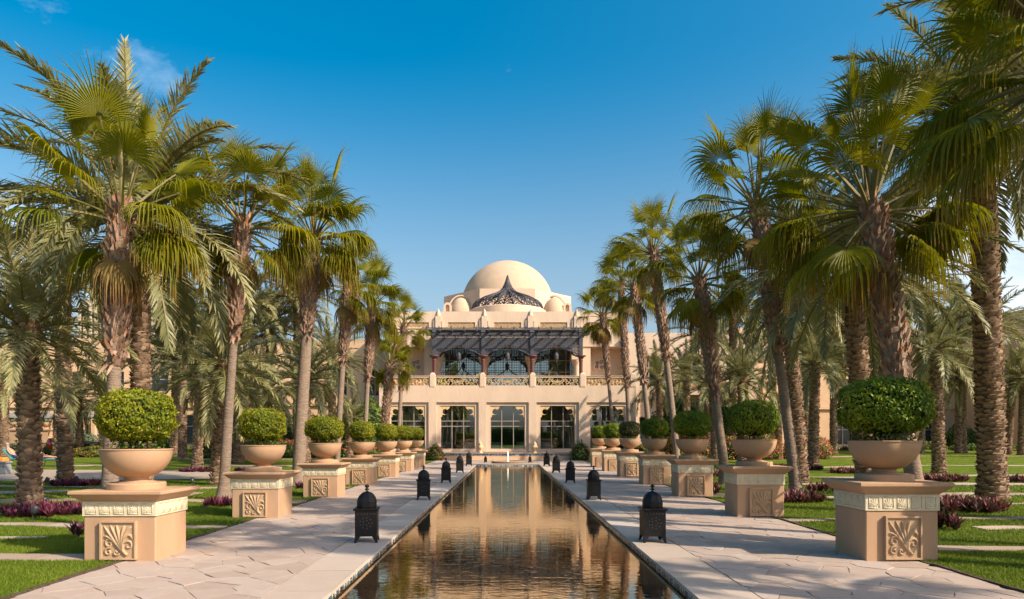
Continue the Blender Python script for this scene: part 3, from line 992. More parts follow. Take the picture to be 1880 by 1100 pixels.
# upper storey
U = 4.7
mb = MB()
wall_open(mb, -7.2, 7.2, 5.6, 11.14, U, [(-5.8, 5.8, 5.6, 9.45)], 0.5)
wall_open(mb, -HALF, -7.2, 9.5, 11.14, U, [], 0)
wall_open(mb, 7.2, HALF, 9.5, 11.14, U, [], 0)
pan = [(x - 1.18, x + 1.18, 11.16, 11.62) for x in (-8, -4, 0, 4, 8)]
wall_open(mb, -HALF, HALF, 11.14, 12.56, U, pan, 0.14)
for s in (-1, 1):
    x = s * 7.2
    mb.add([(x, U, 5.6), (x, U + 1.5, 5.6), (x, U + 1.5, 9.5), (x, U, 9.5)], [(0, 1, 2, 3)])
    a, c = sorted((s * 7.2, s * HALF))
    mb.add([(a, U + 1.5, 5.6), (c, U + 1.5, 5.6), (c, U + 1.5, 9.5), (a, U + 1.5, 9.5)], [(0, 1, 2, 3)])
    mb.add([(a, U, 9.5), (c, U, 9.5), (c, U + 1.5, 9.5), (a, U + 1.5, 9.5)], [(0, 1, 2, 3)])
    mb.add([(s * HALF, U, 5.6), (s * HALF, 30, 5.6), (s * HALF, 30, 12.56), (s * HALF, U, 12.56)], [(0, 1, 2, 3)])
mb.box(-HALF + .01, HALF - .01, U + .3, 34, 11.9, 12.1)
mb.add([(-HALF, U, 12.56), (HALF, U, 12.56), (HALF, U + .3, 12.56), (-HALF, U + .3, 12.56)], [(0, 1, 2, 3)])
H(mb, 'upper_wall', STUCCO)
mb = MB()
for s in (-1, 1):
    a, c = sorted((s * 6.3, s * HALF))
    mb.box(a, c, U - .10, U - .002, 9.50, 9.58)
mb.box(-HALF - .02, HALF + .02, U - .05, U - .002, 11.08, 11.14)
H(mb, 'string_course', STUCCO)
for x in (-8, -4, 0, 4, 8):
    p = empty('parapet_panel', (x, U + .12, 10.89), parent=hotel)
    MB().box(-1.18, 1.18, 0, .02, -.23, .23).build('slab', CARVED, p)
    mb = MB()
    for q in range(14):
        cx = -1.08 + q * 2.16 / 13
        ribbon(mb, spiral(cx, .02 * (-1) ** q, .13, 1.2, R(90), (-1) ** q, 9), .035, -.05, 0)
    mb.build('scroll', CARVED, p)
fm = MB()
fm.box(-.24, .24, -.20, -.002, 0, .98)
for s in (-1, 1): fm.box(s * .36 - .07, s * .36 + .07, -.11, -.003, 0, .62)
fm.box(-.18, .18, -.16, .2, .98, 1.02)
fm.lathe([(.19, 1.0), (.185, 1.06), (.10, 1.45), (.04, 1.62), (0.001, 1.68)], 14, (0, -.02, 0), caps=False)
FIN = fm.mesh('parapet_finial', STUCCO)
for x in (-10, -6, -2, 2, 6, 10): inst('parapet_finial', FIN, hotel, (x, U, 10.64))

# glazed lounge behind the pergola
for b in (-4, 0, 4):
    w = empty('window', (b, U + .6, 5.1), parent=hotel)
    mb = MB()
    for q in range(6):
        x = -1.85 + q * .74
        mb.box(x - .03, x + .03, -.05, .05, 0, 3.8)
    for z in (.03, .95, 1.75, 2.75, 3.78): mb.box(-1.95, 1.95, -.045, .045, z - .03, z + .03)
    mb.build('glazing_bars', FRAMEM, w)
    mb = MB()                          # dark ogee tracery and fine grid above it
    og = [(-1.85, .35), (-1.6, .8), (-1.1, 1.35), (-.5, 1.65), (-.15, 1.95), (0, 2.45)]
    og = og + [(-x, z) for x, z in og[-2::-1]]
    ribbon(mb, og, .07, -.12, -.06)
    for q in range(19):
        x = -1.8 + q * .2
        zz = np.interp(x, [p[0] for p in og], [p[1] for p in og])
        mb.box(x - .012, x + .012, -.10, -.08, float(zz), 3.76)
    for q in range(8):
        z = 1.9 + q * .24
        xl = float(np.interp(z, [.35, .8, 1.35, 1.65, 1.95, 2.45], [1.85, 1.6, 1.1, .5, .15, 0]))
        for s in (-1, 1):
            a, c = sorted((s * xl, s * 1.85)); mb.box(a, c, -.098, -.082, z - .012, z + .012)
    mb.build('tracery', LATT, w)
    for i in range(5):
        for j, (z0, z1) in enumerate(((.06, .92), (.98, 1.72), (1.78, 2.72), (2.78, 3.75))):
            x0 = -1.85 + i * .74 + .03
            t = rnd.uniform(-.006, .006)
            MB().add([(x0, t, z0), (x0 + .68, -t, z0), (x0 + .68, -t, z1), (x0, t, z1)], [(0, 1, 2, 3)]).build('pane', GLASSB, w)
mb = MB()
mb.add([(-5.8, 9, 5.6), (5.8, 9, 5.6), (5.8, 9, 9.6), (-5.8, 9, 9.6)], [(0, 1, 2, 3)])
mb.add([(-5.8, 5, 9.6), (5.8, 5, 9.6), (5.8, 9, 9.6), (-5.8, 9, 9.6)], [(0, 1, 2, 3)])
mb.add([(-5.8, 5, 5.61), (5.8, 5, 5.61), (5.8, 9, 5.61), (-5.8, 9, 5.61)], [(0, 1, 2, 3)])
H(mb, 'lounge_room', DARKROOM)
cm = MB()
cm.lathe([(.34, 0), (.34, .12), (.27, .18), (.26, 2.0), (.28, 2.08), (.27, 2.14), (.38, 2.5), (.46, 2.62), (.46, 2.75)], 20)
cm.box(-.48, .48, -.48, .48, 2.75, 3.85)
COLM = cm.mesh('column', STUCCO, smooth=True)
COLM.set_sharp_from_angle(angle=R(35))
for x in (-6, -2, 2, 6): inst('column', COLM, hotel, (x, U + .02, 5.1))
# carved grilles on the recessed side walls
for s in (-1, 1):
    g = empty('wall_grille', (s * 8.15, U + 1.5, 7.6), parent=hotel)
    MB().box(-.5, .5, -.06, -.002, -.5, .5).build('plaque', STUCCO, g)
    mb = MB()
    for a in range(4):
        cx, cz = .2 * (1 if a % 2 else -1), .2 * (1 if a > 1 else -1)
        ribbon(mb, spiral(cx, cz, .18, 1.3, R(45), 1 if a in (0, 3) else -1, 12), .05, -.10, -.062)
    mb.build('scroll', LATT, g)

# pergola over the terrace
perg = empty('pergola', (0, 1.4, 5.1), parent=hotel)
cm = MB(); cm.lathe([(.22, 0), (.22, .15), (.15, .22), (.15, 2.25), (.19, 2.35), (.16, 2.42), (.26, 2.60), (.42, 2.66), (.42, 2.74)], 14)
COLP = cm.mesh('column', MAROON, smooth=True); COLP.set_sharp_from_angle(angle=R(35))
pm = MB(); pm.box(-.15, .15, -.15, .15, 0, 1.95)
pm.add([(-.2, -.2, 1.95), (.2, -.2, 1.95), (.2, .2, 1.95), (-.2, .2, 1.95), (0, 0, 2.45)], [(0, 1, 4), (1, 2, 4), (2, 3, 4), (3, 0, 4), (3, 2, 1, 0)])
POSTM = pm.mesh('post', TIMBER)
for x in (-6, -2, 2, 6):
    inst('column', COLP, perg, (x, 0, 0))
    inst('post', POSTM, perg, (x, 0, 2.70))
mb = MB()
mb.box(-6.7, 6.7, -.09, .09, 4.42, 4.60); mb.box(-6.5, 6.5, 3.0, 3.16, 4.42, 4.60)
mb.build('beam', TIMBER, perg)
rm = MB()
rm.prism([(-.55, .04), (-.55, .16), (-.45, .2), (3.9, .2), (3.9, 0.02)], -.05, .05)
RAFT = MB()
for (x, y, z) in rm.v: RAFT.v.append((y, x - .65, z))
RAFT.f = [tuple(reversed(f)) for f in rm.f]
RAFT.box(-.06, .06, -1.27, -1.15, -.02, .24)
RAFT.add([(-.06, -1.27, .24), (.06, -1.27, .24), (.06, -1.15, .24), (-.06, -1.15, .24), (0, -1.21, .42)], [(0, 1, 4), (1, 2, 4), (2, 3, 4), (3, 0, 4)])
RAFTM = RAFT.mesh('rafter', TIMBER)
for k in range(14): inst('rafter', RAFTM, perg, (-6.5 + k * 1.0, 0, 4.602))
SLAT = MB().box(-6.9, 6.9, -.055, .055, 0, .05).mesh('roof_slat', TIMBER)
for k in range(23): inst('roof_slat', SLAT, perg, (0, -.10 + k * .142, 4.805))
inst('roof_slat', SLAT, perg, (0, -1.12, 4.805))
og = [(-1.84, .02), (-1.62, .18), (-1.25, .38), (-.75, .54), (-.35, .64), (-.12, .76), (0, .96)]
og = og + [(-x, z) for x, z in og[-2::-1]]
ox_, oz_ = [p[0] for p in og], [p[1] for p in og]
for b in (-4, 0, 4):
    s_ = empty('lattice_screen', (b, 0, 2.72), parent=perg)
    mb = MB()
    for q in range(33):
        x = -1.82 + q * 3.64 / 32
        mb.box(x - .032, x + .032, -.02, .02, float(np.interp(x, ox_, oz_)), 1.70)
    for q in range(15):
        z = .1 + q * 1.58 / 14
        xl = float(np.interp(z, oz_[:7], [-v for v in ox_[:7]])) if z < .96 else 0
        for s in (-1, 1):
            a, c = sorted((s * xl, s * 1.84))
            if c - a > .03: mb.box(a, c, -.018, .018, z - .032, z + .032)
    mb.build('lattice', TIMBER, s_)
    mb = MB(); ribbon(mb, og, .10, -.12, .12); mb.build('arch_trim', TIMBER, s_)
    mb = MB()                          # cusped inner arch, further back
    cus = []
    for k in range(9):
        t = -1 + k / 4
        cus += [(1.7 * t, .05 + 1.0 * (1 - abs(t) ** 1.6)), (1.7 * (t + .07), -.08 + 1.0 * (1 - abs(t + .07) ** 1.6) if abs(t + .07) < 1 else -.1)]
    ribbon(mb, cus[:-1], .16, .55, .62)
    mb.build('inner_arch', LATT, s_)

# dome, octagonal drum, apses, lattice cupola
mb = MB()
R8 = 6.9 / math.cos(R(22.5))
mb.lathe([(R8, 11.6), (R8, 16.93), (R8 - .35, 16.931), (R8 - .36, 16.4), (.1, 16.4)], 8, (0, 22.5, 0), caps=False, a0=R(22.5), a1=R(22.5) + 2 * math.pi)
H(mb, 'drum', STUCCO)
mb = MB(); mb.lathe([(5.2 * math.cos(R(a)), 16.3 + 5.15 * math.sin(R(a))) for a in range(0, 90, 5)] + [(.001, 21.45)], 64, (0, 22.5, 0), caps=False)
H(mb, 'dome', DOME, smooth=True)
for s in (-1, 1):
    ap = empty('apse', (s * 4.9, 16.9, 11.4), parent=hotel)
    MB().lathe([(1.2, 0), (1.2, 2.3), (1.17, 2.8), (1.06, 3.3), (.86, 3.75), (.58, 4.12), (.3, 4.3), (.001, 4.36)], 28, caps=False).build('half_dome', DOME, ap, smooth=True)
    mb = MB()
    ribbon(mb, [(1.38 * math.cos(R(a)), 2.6 + 2.05 * math.sin(R(a))) for a in range(0, 181, 12)], .14, .25, .6)
    mb.build('arch_moulding', STUCCO, ap)
    nk = empty('niche_window', (s * 1.30, -.55, 2.75), parent=ap)
    mb = MB()
    mb.box(-.42, -.20, -.25, .9, -1.6, .5); mb.box(.20, .42, -.25, .9, -1.6, .5)
    ribbon(mb, [(.31 * math.cos(R(a)), .5 + .36 * math.sin(R(a))) for a in range(0, 181, 15)], .22, -.25, .9)
    mb.box(-.2, .2, .05, .1, -1.6, .75)
    mb.build('niche', STUCCO, nk)
mb = MB(); mb.lathe([(3.72, 11.8), (3.72, 13.75), (3.62, 13.82), (3.3, 13.83)], 56, (0, 11.5, 0), caps=False)
H(mb, 'cupola_base', STUCCO, auto=30)
cup = empty('lattice_cupola', (0, 11.5, 13.30), parent=hotel)
prof = [(3.42, -.1), (3.45, .25), (3.32, .60), (3.02, .92), (2.5, 1.20), (1.85, 1.46), (1.2, 1.70), (.75, 1.95), (.48, 2.25), (.28, 2.65), (.13, 3.05), (.0, 3.5)]
def pr(t):
    k = t * (len(prof) - 1); i = min(int(k), len(prof) - 2); f = k - i
    return prof[i][0] * (1 - f) + prof[i + 1][0] * f, prof[i][1] * (1 - f) + prof[i + 1][1] * f
rib = MB().tube([(r, 0, z) for r, z in prof], .075, 4).mesh('rib', LATT)
NR = 16
for k in range(NR):
    inst('rib', rib, cup, rot=(0, 0, 2 * math.pi * k / NR + R(9)))
mb = MB()
for k in range(NR):
    for q in range(9):
        for s in (-1, 1):
            t0, t1 = .03 + q * .068, .03 + q * .068 + .10
            a0 = 2 * math.pi * k / NR + R(9)
            pts = []
            for e in range(3):
                t = t0 + (t1 - t0) * e / 2
                r, z = pr(t)
                a = a0 + s * (e / 2) * math.pi / NR
                pts.append((r * math.cos(a), r * math.sin(a), z))
            mb.tube(pts, .045, 4, caps=False)
tag(mb.build('chevron_slats', LATT, cup), kind='stuff')
mb = MB()
for t in (0.0, .72):
    r, z = pr(t)
    mb.tube([(r * math.cos(2 * math.pi * i / 40), r * math.sin(2 * math.pi * i / 40), z) for i in range(41)], .07, 4, caps=False)
mb.build('ring', LATT, cup)

# terrace in front of the dining room
ter = empty('terrace', (AX, 51.7, 0))
tag(ter, 'raised stone terrace step below the dining room windows', 'terrace', kind='structure')
MB().box(-13, 13, -2.7, 2.79, -.1, .46).build('terrace_wall', STUCCO_WING, ter)
MB().box(-13.05, 13.05, -2.78, 2.78, .462, .50).build('terrace_paving', STEP, ter)
MB().box(-13.02, 13.02, -2.725, -2.702, .33, .45).build('mosaic_band', MOSAIC, ter)

# ------------------------------------------------------------------ hotel wings
def wing(label, x0, x1, yf, yb, z0, z1, rows, pitch, ww, mat=STUCCO_WING, ledges=(), face='front', arcade=None):
    root = empty('hotel_wing', ((x0 + x1) / 2, yf, z0))
    tag(root, label, 'building')
    ox = (x0 + x1) / 2
    ops = []
    n = max(1, int((x1 - x0) / pitch))
    for (za, zb) in rows:
        for k in range(n):
            c = x0 + (k + .5) * (x1 - x0) / n
            ops.append((c - ww / 2 - ox, c + ww / 2 - ox, za - z0, zb - z0))
    mb = MB()
    wall_open(mb, x0 - ox, x1 - ox, 0, z1 - z0, 0, ops, .5)
    b = MB(); b.box(x0 - ox, x1 - ox, .5, yb - yf, -.5, z1 - z0)
    mb.add(b.v, b.f)
    for s in (x0 - ox, x1 - ox):
        mb.add([(s, 0, -.5), (s, .5, -.5), (s, .5, z1 - z0), (s, 0, z1 - z0)], [(0, 1, 2, 3)])
    mb.add([(x0 - ox, 0, z1 - z0), (x1 - ox, 0, z1 - z0), (x1 - ox, .5, z1 - z0), (x0 - ox, .5, z1 - z0)], [(0, 1, 2, 3)])
    mb.build('wall', mat, root)
    mb = MB()
    for z in ledges: mb.box(x0 - ox - .03, x1 - ox + .03, -.22, -.002, z - z0, z - z0 + .28)
    if ledges: mb.build('ledge', mat, root)
    for (a, c, za, zb) in ops:
        w = empty('window', ((a + c) / 2, .38, za), parent=root)
        h, hw = zb - za, (c - a) / 2
        fr = MB()
        for x in (-hw + .05, 0, hw - .05): fr.box(x - .05, x + .05, -.04, .04, 0, h)
        for z in (.05, h * .62, h - .05): fr.box(-hw, hw, -.035, .035, z - .05, z + .05)
        fr.build('frame', FRAMEM, w)
        MB().box(-hw + .002, hw - .002, .05, .08, .002, h - .002).build('pane', WPANE, w)
    if arcade is None:
        return root
    return root

wing('pale hotel wing with balcony just right of the domed building', 10.35, 21.5, 58.5, 75, 0.4, 10.6, [(1.2, 3.4), (6.0, 8.6)], 3.6, 1.7, STUCCO, ledges=(4.9,))
wing('long tan hotel wing behind the right lawn palms', 21.6, 43.6, 66, 82, 0.7, 12.2, [(0.9, 3.3), (5.2, 7.3), (8.8, 10.6)], 4.4, 1.9, ledges=(4.35, 8.1))
wing('tan hotel wing projecting forward at the far right', 43.7, 75, 57, 84, 0.7, 12.5, [(1.2, 3.4), (5.4, 7.4), (8.8, 10.6)], 4.6, 1.9, ledges=(4.4,))
wing('tan hotel wing with dark windows left of the domed building', -24.0, -10.35, 62, 78, 0.6, 10.5, [(1.0, 3.6), (5.4, 7.8)], 3.4, 1.8, ledges=(4.5,))
wing('tan hotel wing with an open ground floor arcade at the far left', -64, -24.1, 68, 84, 0.75, 11.5, [(0.9, 3.9), (6.2, 8.2)], 4.0, 2.9, ledges=(4.6, 9.4))
# balcony on the right wing
bal = empty('balcony', (16.2, 58.5, 5.2))
tag(bal, 'projecting balcony with carved panels on the right hotel wing', 'balcony')
MB().box(-2.4, 2.4, -1.5, -.002, 0, .3).build('slab', STUCCO, bal)
mb = MB()
for x in (-2.3, -.1, 2.1): mb.box(x, x + .22, -1.5, -1.28, .3, 1.45)
mb.box(-2.3, 2.32, -1.48, -1.3, 1.30, 1.40); mb.box(-2.3, 2.32, -1.48, -1.3, .3, .42)
mb.box(-2.38, -2.2, -1.28, -.01, .3, 1.4); mb.box(2.2, 2.38, -1.28, -.01, .3, 1.4)
mb.build('parapet', STUCCO, bal)
for cx in (-1.1, 1.1):
    p = empty('carved_panel', (cx, -1.42, .86), parent=bal)
    MB().box(-.98, .98, .02, .1, -.43, .43).build('backing', CARVED, p)
    mb = MB(); scrollwork(mb, 1.8, .8, -.04, .02); mb.build('scroll', CARVED, p)
mb = MB()
for x in (-1.8, 1.8):
    mb.prism([(x - .15, 0), (x + .15, 0), (x + .15, -.2), (x - .15, -.2)], -1.2, -.01)
    mb.prism([(x - .14, -.2), (x + .14, -.2), (x + .14, -.5), (x - .14, -.5)], -.7, -.01)
mb.build('bracket', STUCCO, bal)

# distant high-rise seen between the left palms
tw = empty('apartment_tower', (-165, 300, 0))
tag(tw, 'distant beige apartment tower seen between the left palm trunks', 'building')
TW = [(-24, 4, 62), (-10, 12, 92)]
mb = MB()
mb.box(-23, -10, 0, 20, -1, 62); mb.box(-10, 12, 2, 22, -1, 84); mb.box(-6, 9, 4, 20, 84, 92)
for k in range(6): mb.box(-23 + k * 2.4, -22.0 + k * 2.4, -1.0, 0, -1, 60)
for k in range(9): mb.box(-9.8 + k * 2.55, -8.6 + k * 2.55, 1.0, 2, -1, 82)
mb.build('wall', TOWERM, tw)
for fl in range(14, 24):
    mb = MB()
    z = fl * 3.4 - 20
    for k in range(5): mb.box(-21.9 + k * 2.4, -20.7 + k * 2.4, -.35, -.05, z, z + 2.0)
    for k in range(8): mb.box(-8.4 + k * 2.55, -7.4 + k * 2.55, 1.6, 1.95, z, z + 2.0)
    mb.build('window_row', WPANE, tw)
for fl in range(24, 29):
    mb = MB(); z = fl * 3.4 - 20
    for k in range(8): mb.box(-8.4 + k * 2.55, -7.4 + k * 2.55, 1.6, 1.95, z, z + 2.0)
    mb.build('window_row', WPANE, tw)

# ------------------------------------------------------------------ carved reliefs
def bez(p0, p1, p2, p3, n):
    out = []
    for i in range(n + 1):
        t = i / n; u = 1 - t
        out.append(tuple(u ** 3 * p0[k] + 3 * u * u * t * p1[k] + 3 * u * t * t * p2[k] + t ** 3 * p3[k] for k in (0, 1)))
    return out

def plume(mb, pts, ws, h):              # half-round carved stroke; (x, z) plane, bulging towards -y
    n = len(pts); vs, fs = [], []
    for i in range(n):
        a, b = pts[max(0, i - 1)], pts[min(n - 1, i + 1)]
        dx, dz = b[0] - a[0], b[1] - a[1]; l = math.hypot(dx, dz) or 1
        nx, nz = -dz / l, dx / l
        for s, hh in ((-.5, 0), (-.28, .75), (0.08, 1), (.5, 0)):
            vs.append((pts[i][0] + nx * ws[i] * s, -h * hh * min(1, ws[i] / .05 + .3), pts[i][1] + nz * ws[i] * s))
    for i in range(n - 1):
        for k in range(3):
            fs.append((4 * i + k, 4 * i + k + 1, 4 * i + 5 + k, 4 * i + 4 + k))
    mb.add(vs, [tuple(reversed(f)) for f in fs])

STROKES = [  # plumes fanning out of a stem that rises from the lower right (unit square)
    ((.28, -.46), (.05, -.30), (-.10, -.05), (-.44, .44), .05, .13), ((.22, -.42), (.04, -.22), (-.05, .10), (-.24, .46), .05, .12),
    ((.16, -.36), (.04, -.10), (.02, .20), (-.05, .46), .05, .12), ((.14, -.30), (.06, 0), (.12, .28), (.20, .46), .05, .13),
    ((.14, -.26), (.12, .10), (.26, .36), (.44, .42), .05, .12), ((.12, -.22), (.14, .12), (.40, .30), (.44, .02), .05, .11),
    ((.05, -.26), (-.06, -.10), (-.30, .16), (-.44, .12), .05, .10)]
SPIRALS = [(-.27, -.10, .17, 1.25, 20, 1), (-.30, -.36, .13, 1.2, 60, 1), (.32, -.16, .15, 1.15, 150, -1), (-.06, -.38, .10, 1.1, 0, -1)]
def carving(mb, size, h, n=9, ns=14):
    for (p0, p1, p2, p3, w0, w1) in STROKES:
        pts = bez(p0, p1, p2, p3, n)
        ws = [(w0 + (w1 - w0) * math.sin(math.pi * min(1, .15 + i / n * .75))) * (0.25 if i == n else 1) for i in range(n + 1)]
        plume(mb, [(p[0] * size, p[1] * size) for p in pts], [w * size for w in ws], h)
    for (cx, cz, r, t, a0, s) in SPIRALS:
        pts = spiral(cx, cz, r, t, R(a0), s, ns)
        plume(mb, [(p[0] * size, p[1] * size) for p in pts], [(.085 - .035 * i / ns) * size for i in range(ns + 1)], h * .9)

def tile_mesh():
    mb = MB()
    s = .062
    for k in range(5):
        a = R(20) + R(35) * k
        pts = [(.02 * s, -.8 * s), (math.cos(a) * .45 * s, -.35 * s + math.sin(a) * .45 * s), (math.cos(a + .25) * .92 * s, -.2 * s + math.sin(a + .12) * .95 * s)]
        plume(mb, pts, [.012, .022, .006], .010)
    for (cx, cz, sg) in ((-.5, -.5, 1), (.52, -.45, -1)):
        plume(mb, spiral(cx * s, cz * s, .38 * s, 1.0, R(90), sg, 6), [.014] * 7, .009)
    for (x0, x1, z0, z1) in ((-s, s, s, s * 1.12), (-s, s, -s * 1.12, -s), (-s * 1.12, -s, -s * 1.12, s * 1.12), (s, s * 1.12, -s * 1.12, s * 1.12)):
        mb.box(x0, x1, -.006, .004, z0, z1)
    return mb.mesh('relief_tile', FRIEZE, smooth=True)

# ------------------------------------------------------------------ pedestals, bowls, topiary
W2, D2 = 0.47, 0.415
def make_pedestal():
    root = empty('pedestal')
    MB().cbox(-W2, W2, -D2, D2, -.03, .585, .012).build('body', PED, root)
    mb = MB(); mb.cbox(-W2 - .014, W2 + .014, -D2 - .014, D2 + .014, .585, .772, .004)
    fr = mb.build('frieze', FRIEZE, root)
    tm = tile_mesh()
    for side in range(3):
        for k in range(5):
            u = (-2 + k) * .184
            if side == 0: loc, rz = (u, -D2 - .015, .679), 0
            elif side == 1: loc, rz = (W2 + .015, u * .88, .679), R(90)
            else: loc, rz = (-W2 - .015, u * .88, .679), R(-90)
            inst('relief_tile', tm, fr, loc, (0, 0, rz))
    prof = [(W2 + .016, .772), (W2 + .022, .785), (W2 + .05, .80), (W2 + .115, .862), (W2 + .125, .868), (W2 + .13, .876), (W2 + .13, .905), (W2 + .122, .912)]
    vs, fs = [], []
    for (r, z) in prof:
        q = r - W2 + D2
        vs += [(-r, -q, z), (r, -q, z), (r, q, z), (-r, q, z)]
    for i in range(len(prof) - 1):
        for k in range(4):
            j = (k + 1) % 4; fs.append((4 * i + k, 4 * i + j, 4 * i + 4 + j, 4 * i + 4 + k))
    t = 4 * len(prof) - 4; fs.append((t, t + 1, t + 2, t + 3))
    MB().add(vs, fs).build('cap', PED, root)
    pn = empty('relief_panel', (0.0, -D2 - .002, .275), parent=root)
    mb = MB(); mb.box(-.215, .215, -.028, 0, -.232, .228)
    for (a, b, c, d) in ((-.235, .235, .228, .25), (-.235, .235, -.252, -.232), (-.235, -.215, -.232, .228), (.215, .235, -.232, .228)): mb.box(a, b, -.052, 0, c, d)
    mb.build('slab', RELIEF, pn)
    mb = MB(); carving(mb, .42, .026); mb.build('carving', RELIEF, pn, smooth=True, loc=(0, -.027, 0))
    return root

def make_bowl():
    root = empty('bowl_planter')
    MB().lathe([(.365, 0), (.365, .072), (.355, .085), (.25, .0851), (.25, .094), (.24, .098), (.001, .0981)], 48).build('base_ring', BOWLM, root, auto=30)
    MB().lathe([(.20, .0982), (.20, .104), (.165, .112), (.150, .13), (.152, .15), (.17, .165)], 40, caps=False).build('foot', BOWLM, root, auto=40)
    pts = []
    for k in range(15):
        a = R(90) * k / 14
        pts.append((.13 + .315 * math.sin(a) ** .95 if k else .11, .155 + .365 * (1 - math.cos(a)) ** .88))
    prof = pts + [(.453, .523), (.455, .535), (.448, .541), (.425, .541), (.415, .50), (.36, .46)]
    MB().lathe(prof, 64, caps=False).build('bowl', BOWLM, root, auto=40)
    MB().lathe([(.415, .478), (.3, .495), (.001, .50)], 24, caps=False).build('soil', SOIL, root)
    return root

def leaves_mesh(name, P, Nrm, size, mat, seed, spread=.75, val=None, aspect=.5):
    """Rhombic leaves at points P facing about Nrm."""
    g = np.random.default_rng(seed)
    n = len(P)
    nn = Nrm + g.normal(0, spread, (n, 3)); nn /= np.linalg.norm(nn, axis=1, keepdims=True)
    t = np.cross(nn, g.normal(0, 1, (n, 3))); t /= np.linalg.norm(t, axis=1, keepdims=True) + 1e-9
    b = np.cross(nn, t)
    s = (size * g.uniform(.65, 1.3, n))[:, None]
    Q = np.stack([P - t * s * .5, P + b * s * aspect * .5 + nn * s * .10 - t * s * .05, P + t * s * .5, P - b * s * aspect * .5 + nn * s * .10 - t * s * .05], 1)
    if val is None: val = np.clip(g.normal(.5, .22, n), 0, 1)
    return quad_mesh(name, Q, mat, 'tip', np.repeat(val[:, None], 4, 1))

def topiary_mesh(seed, n, mat, size):
    """Clipped dome of leaves: half width 1, base at z=0, about 1.2 tall (unit shape)."""
    g = np.random.default_rng(seed)
    u = g.uniform(-0.93, 1, n); a = g.uniform(0, 2 * np.pi, n)
    sr = np.sqrt(1 - u * u)
    d = np.stack([sr * np.cos(a), sr * np.sin(a), u], 1)
    lump = 1 + .035 * np.sin(a * 5 + seed) * sr + .03 * np.sin(a * 9 + u * 6) + .02 * np.sin(u * 13 + a * 3)
    rad = lump * (1 - np.abs(g.normal(0, .055, n))) + (g.random(n) < .07) * g.uniform(0, .10, n)
    hole = np.sin(a * 3.1 + seed) * np.sin(u * 5.3 + seed * .7) + .5 * np.sin(a * 7 + u * 9)
    rad = rad * np.where(hole > .95, .92, 1.0)
    zs = np.where(u > 0, .70, .52)
    up = np.where(u > 0, np.sign(u) * np.abs(u) ** .80, u)
    flat = np.where(u > 0, (1 - np.abs(u) ** 2.6) ** .44, np.sqrt(np.clip(1 - u * u, 0, 1)) ** .62)
    P = np.stack([np.cos(a) * flat * rad, np.sin(a) * flat * rad, .52 + up * zs * rad], 1)
    shade = np.clip(.26 + .15 * np.sin(a * 2 + seed * 1.7) * sr + g.normal(0, .13, n), 0, .62)
    shade = np.where(g.random(n) < .012, g.uniform(.8, 1, n), shade)

    return leaves_mesh('leaves', P, d, size, mat, seed + 1, .62, shade, aspect=.46)

ped0, bowl0 = make_pedestal(), make_bowl()
TOP = [topiary_mesh(3, 8200, BOX, .088), topiary_mesh(8, 8200, BOXD, .088), topiary_mesh(12, 5200, BOXR, .095), topiary_mesh(23, 7000, BOX, .095), topiary_mesh(31, 7000, BOXD, .095)]
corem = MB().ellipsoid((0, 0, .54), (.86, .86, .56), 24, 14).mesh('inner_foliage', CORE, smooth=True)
def stem_mesh():
    mb = MB(); r = random.Random(4)
    for k in range(9):
        a = r.uniform(0, 6.28); x, y = .25 * math.cos(a), .25 * math.sin(a)
        mb.tube([(x * .6, y * .6, -.24), (x * .9, y * .9, 0), (x * 1.6, y * 1.6, .3)], [.022, .018, .014], 5)
    return mb.mesh('stem', TWIG)
STEMM = stem_mesh()
def under_mesh():
    g = np.random.default_rng(9); n = 420
    a = g.uniform(0, 2 * np.pi, n); r = np.sqrt(g.uniform(.05, 1, n)) * .80
    P = np.stack([r * np.cos(a), r * np.sin(a), g.uniform(-.20, .10, n)], 1)
    return leaves_mesh('undergrowth', P, np.tile([0, 0, 1.0], (n, 1)), .10, BUSHM, 4, .9)
UNDER = under_mesh()

DL = [8.87, 13.65, 18.4, 23.2, 28.0, 32.6, 37.2]
ORD = ['nearest', 'second nearest', 'third nearest', 'fourth nearest', 'fifth nearest', 'sixth nearest', 'farthest']
first = True
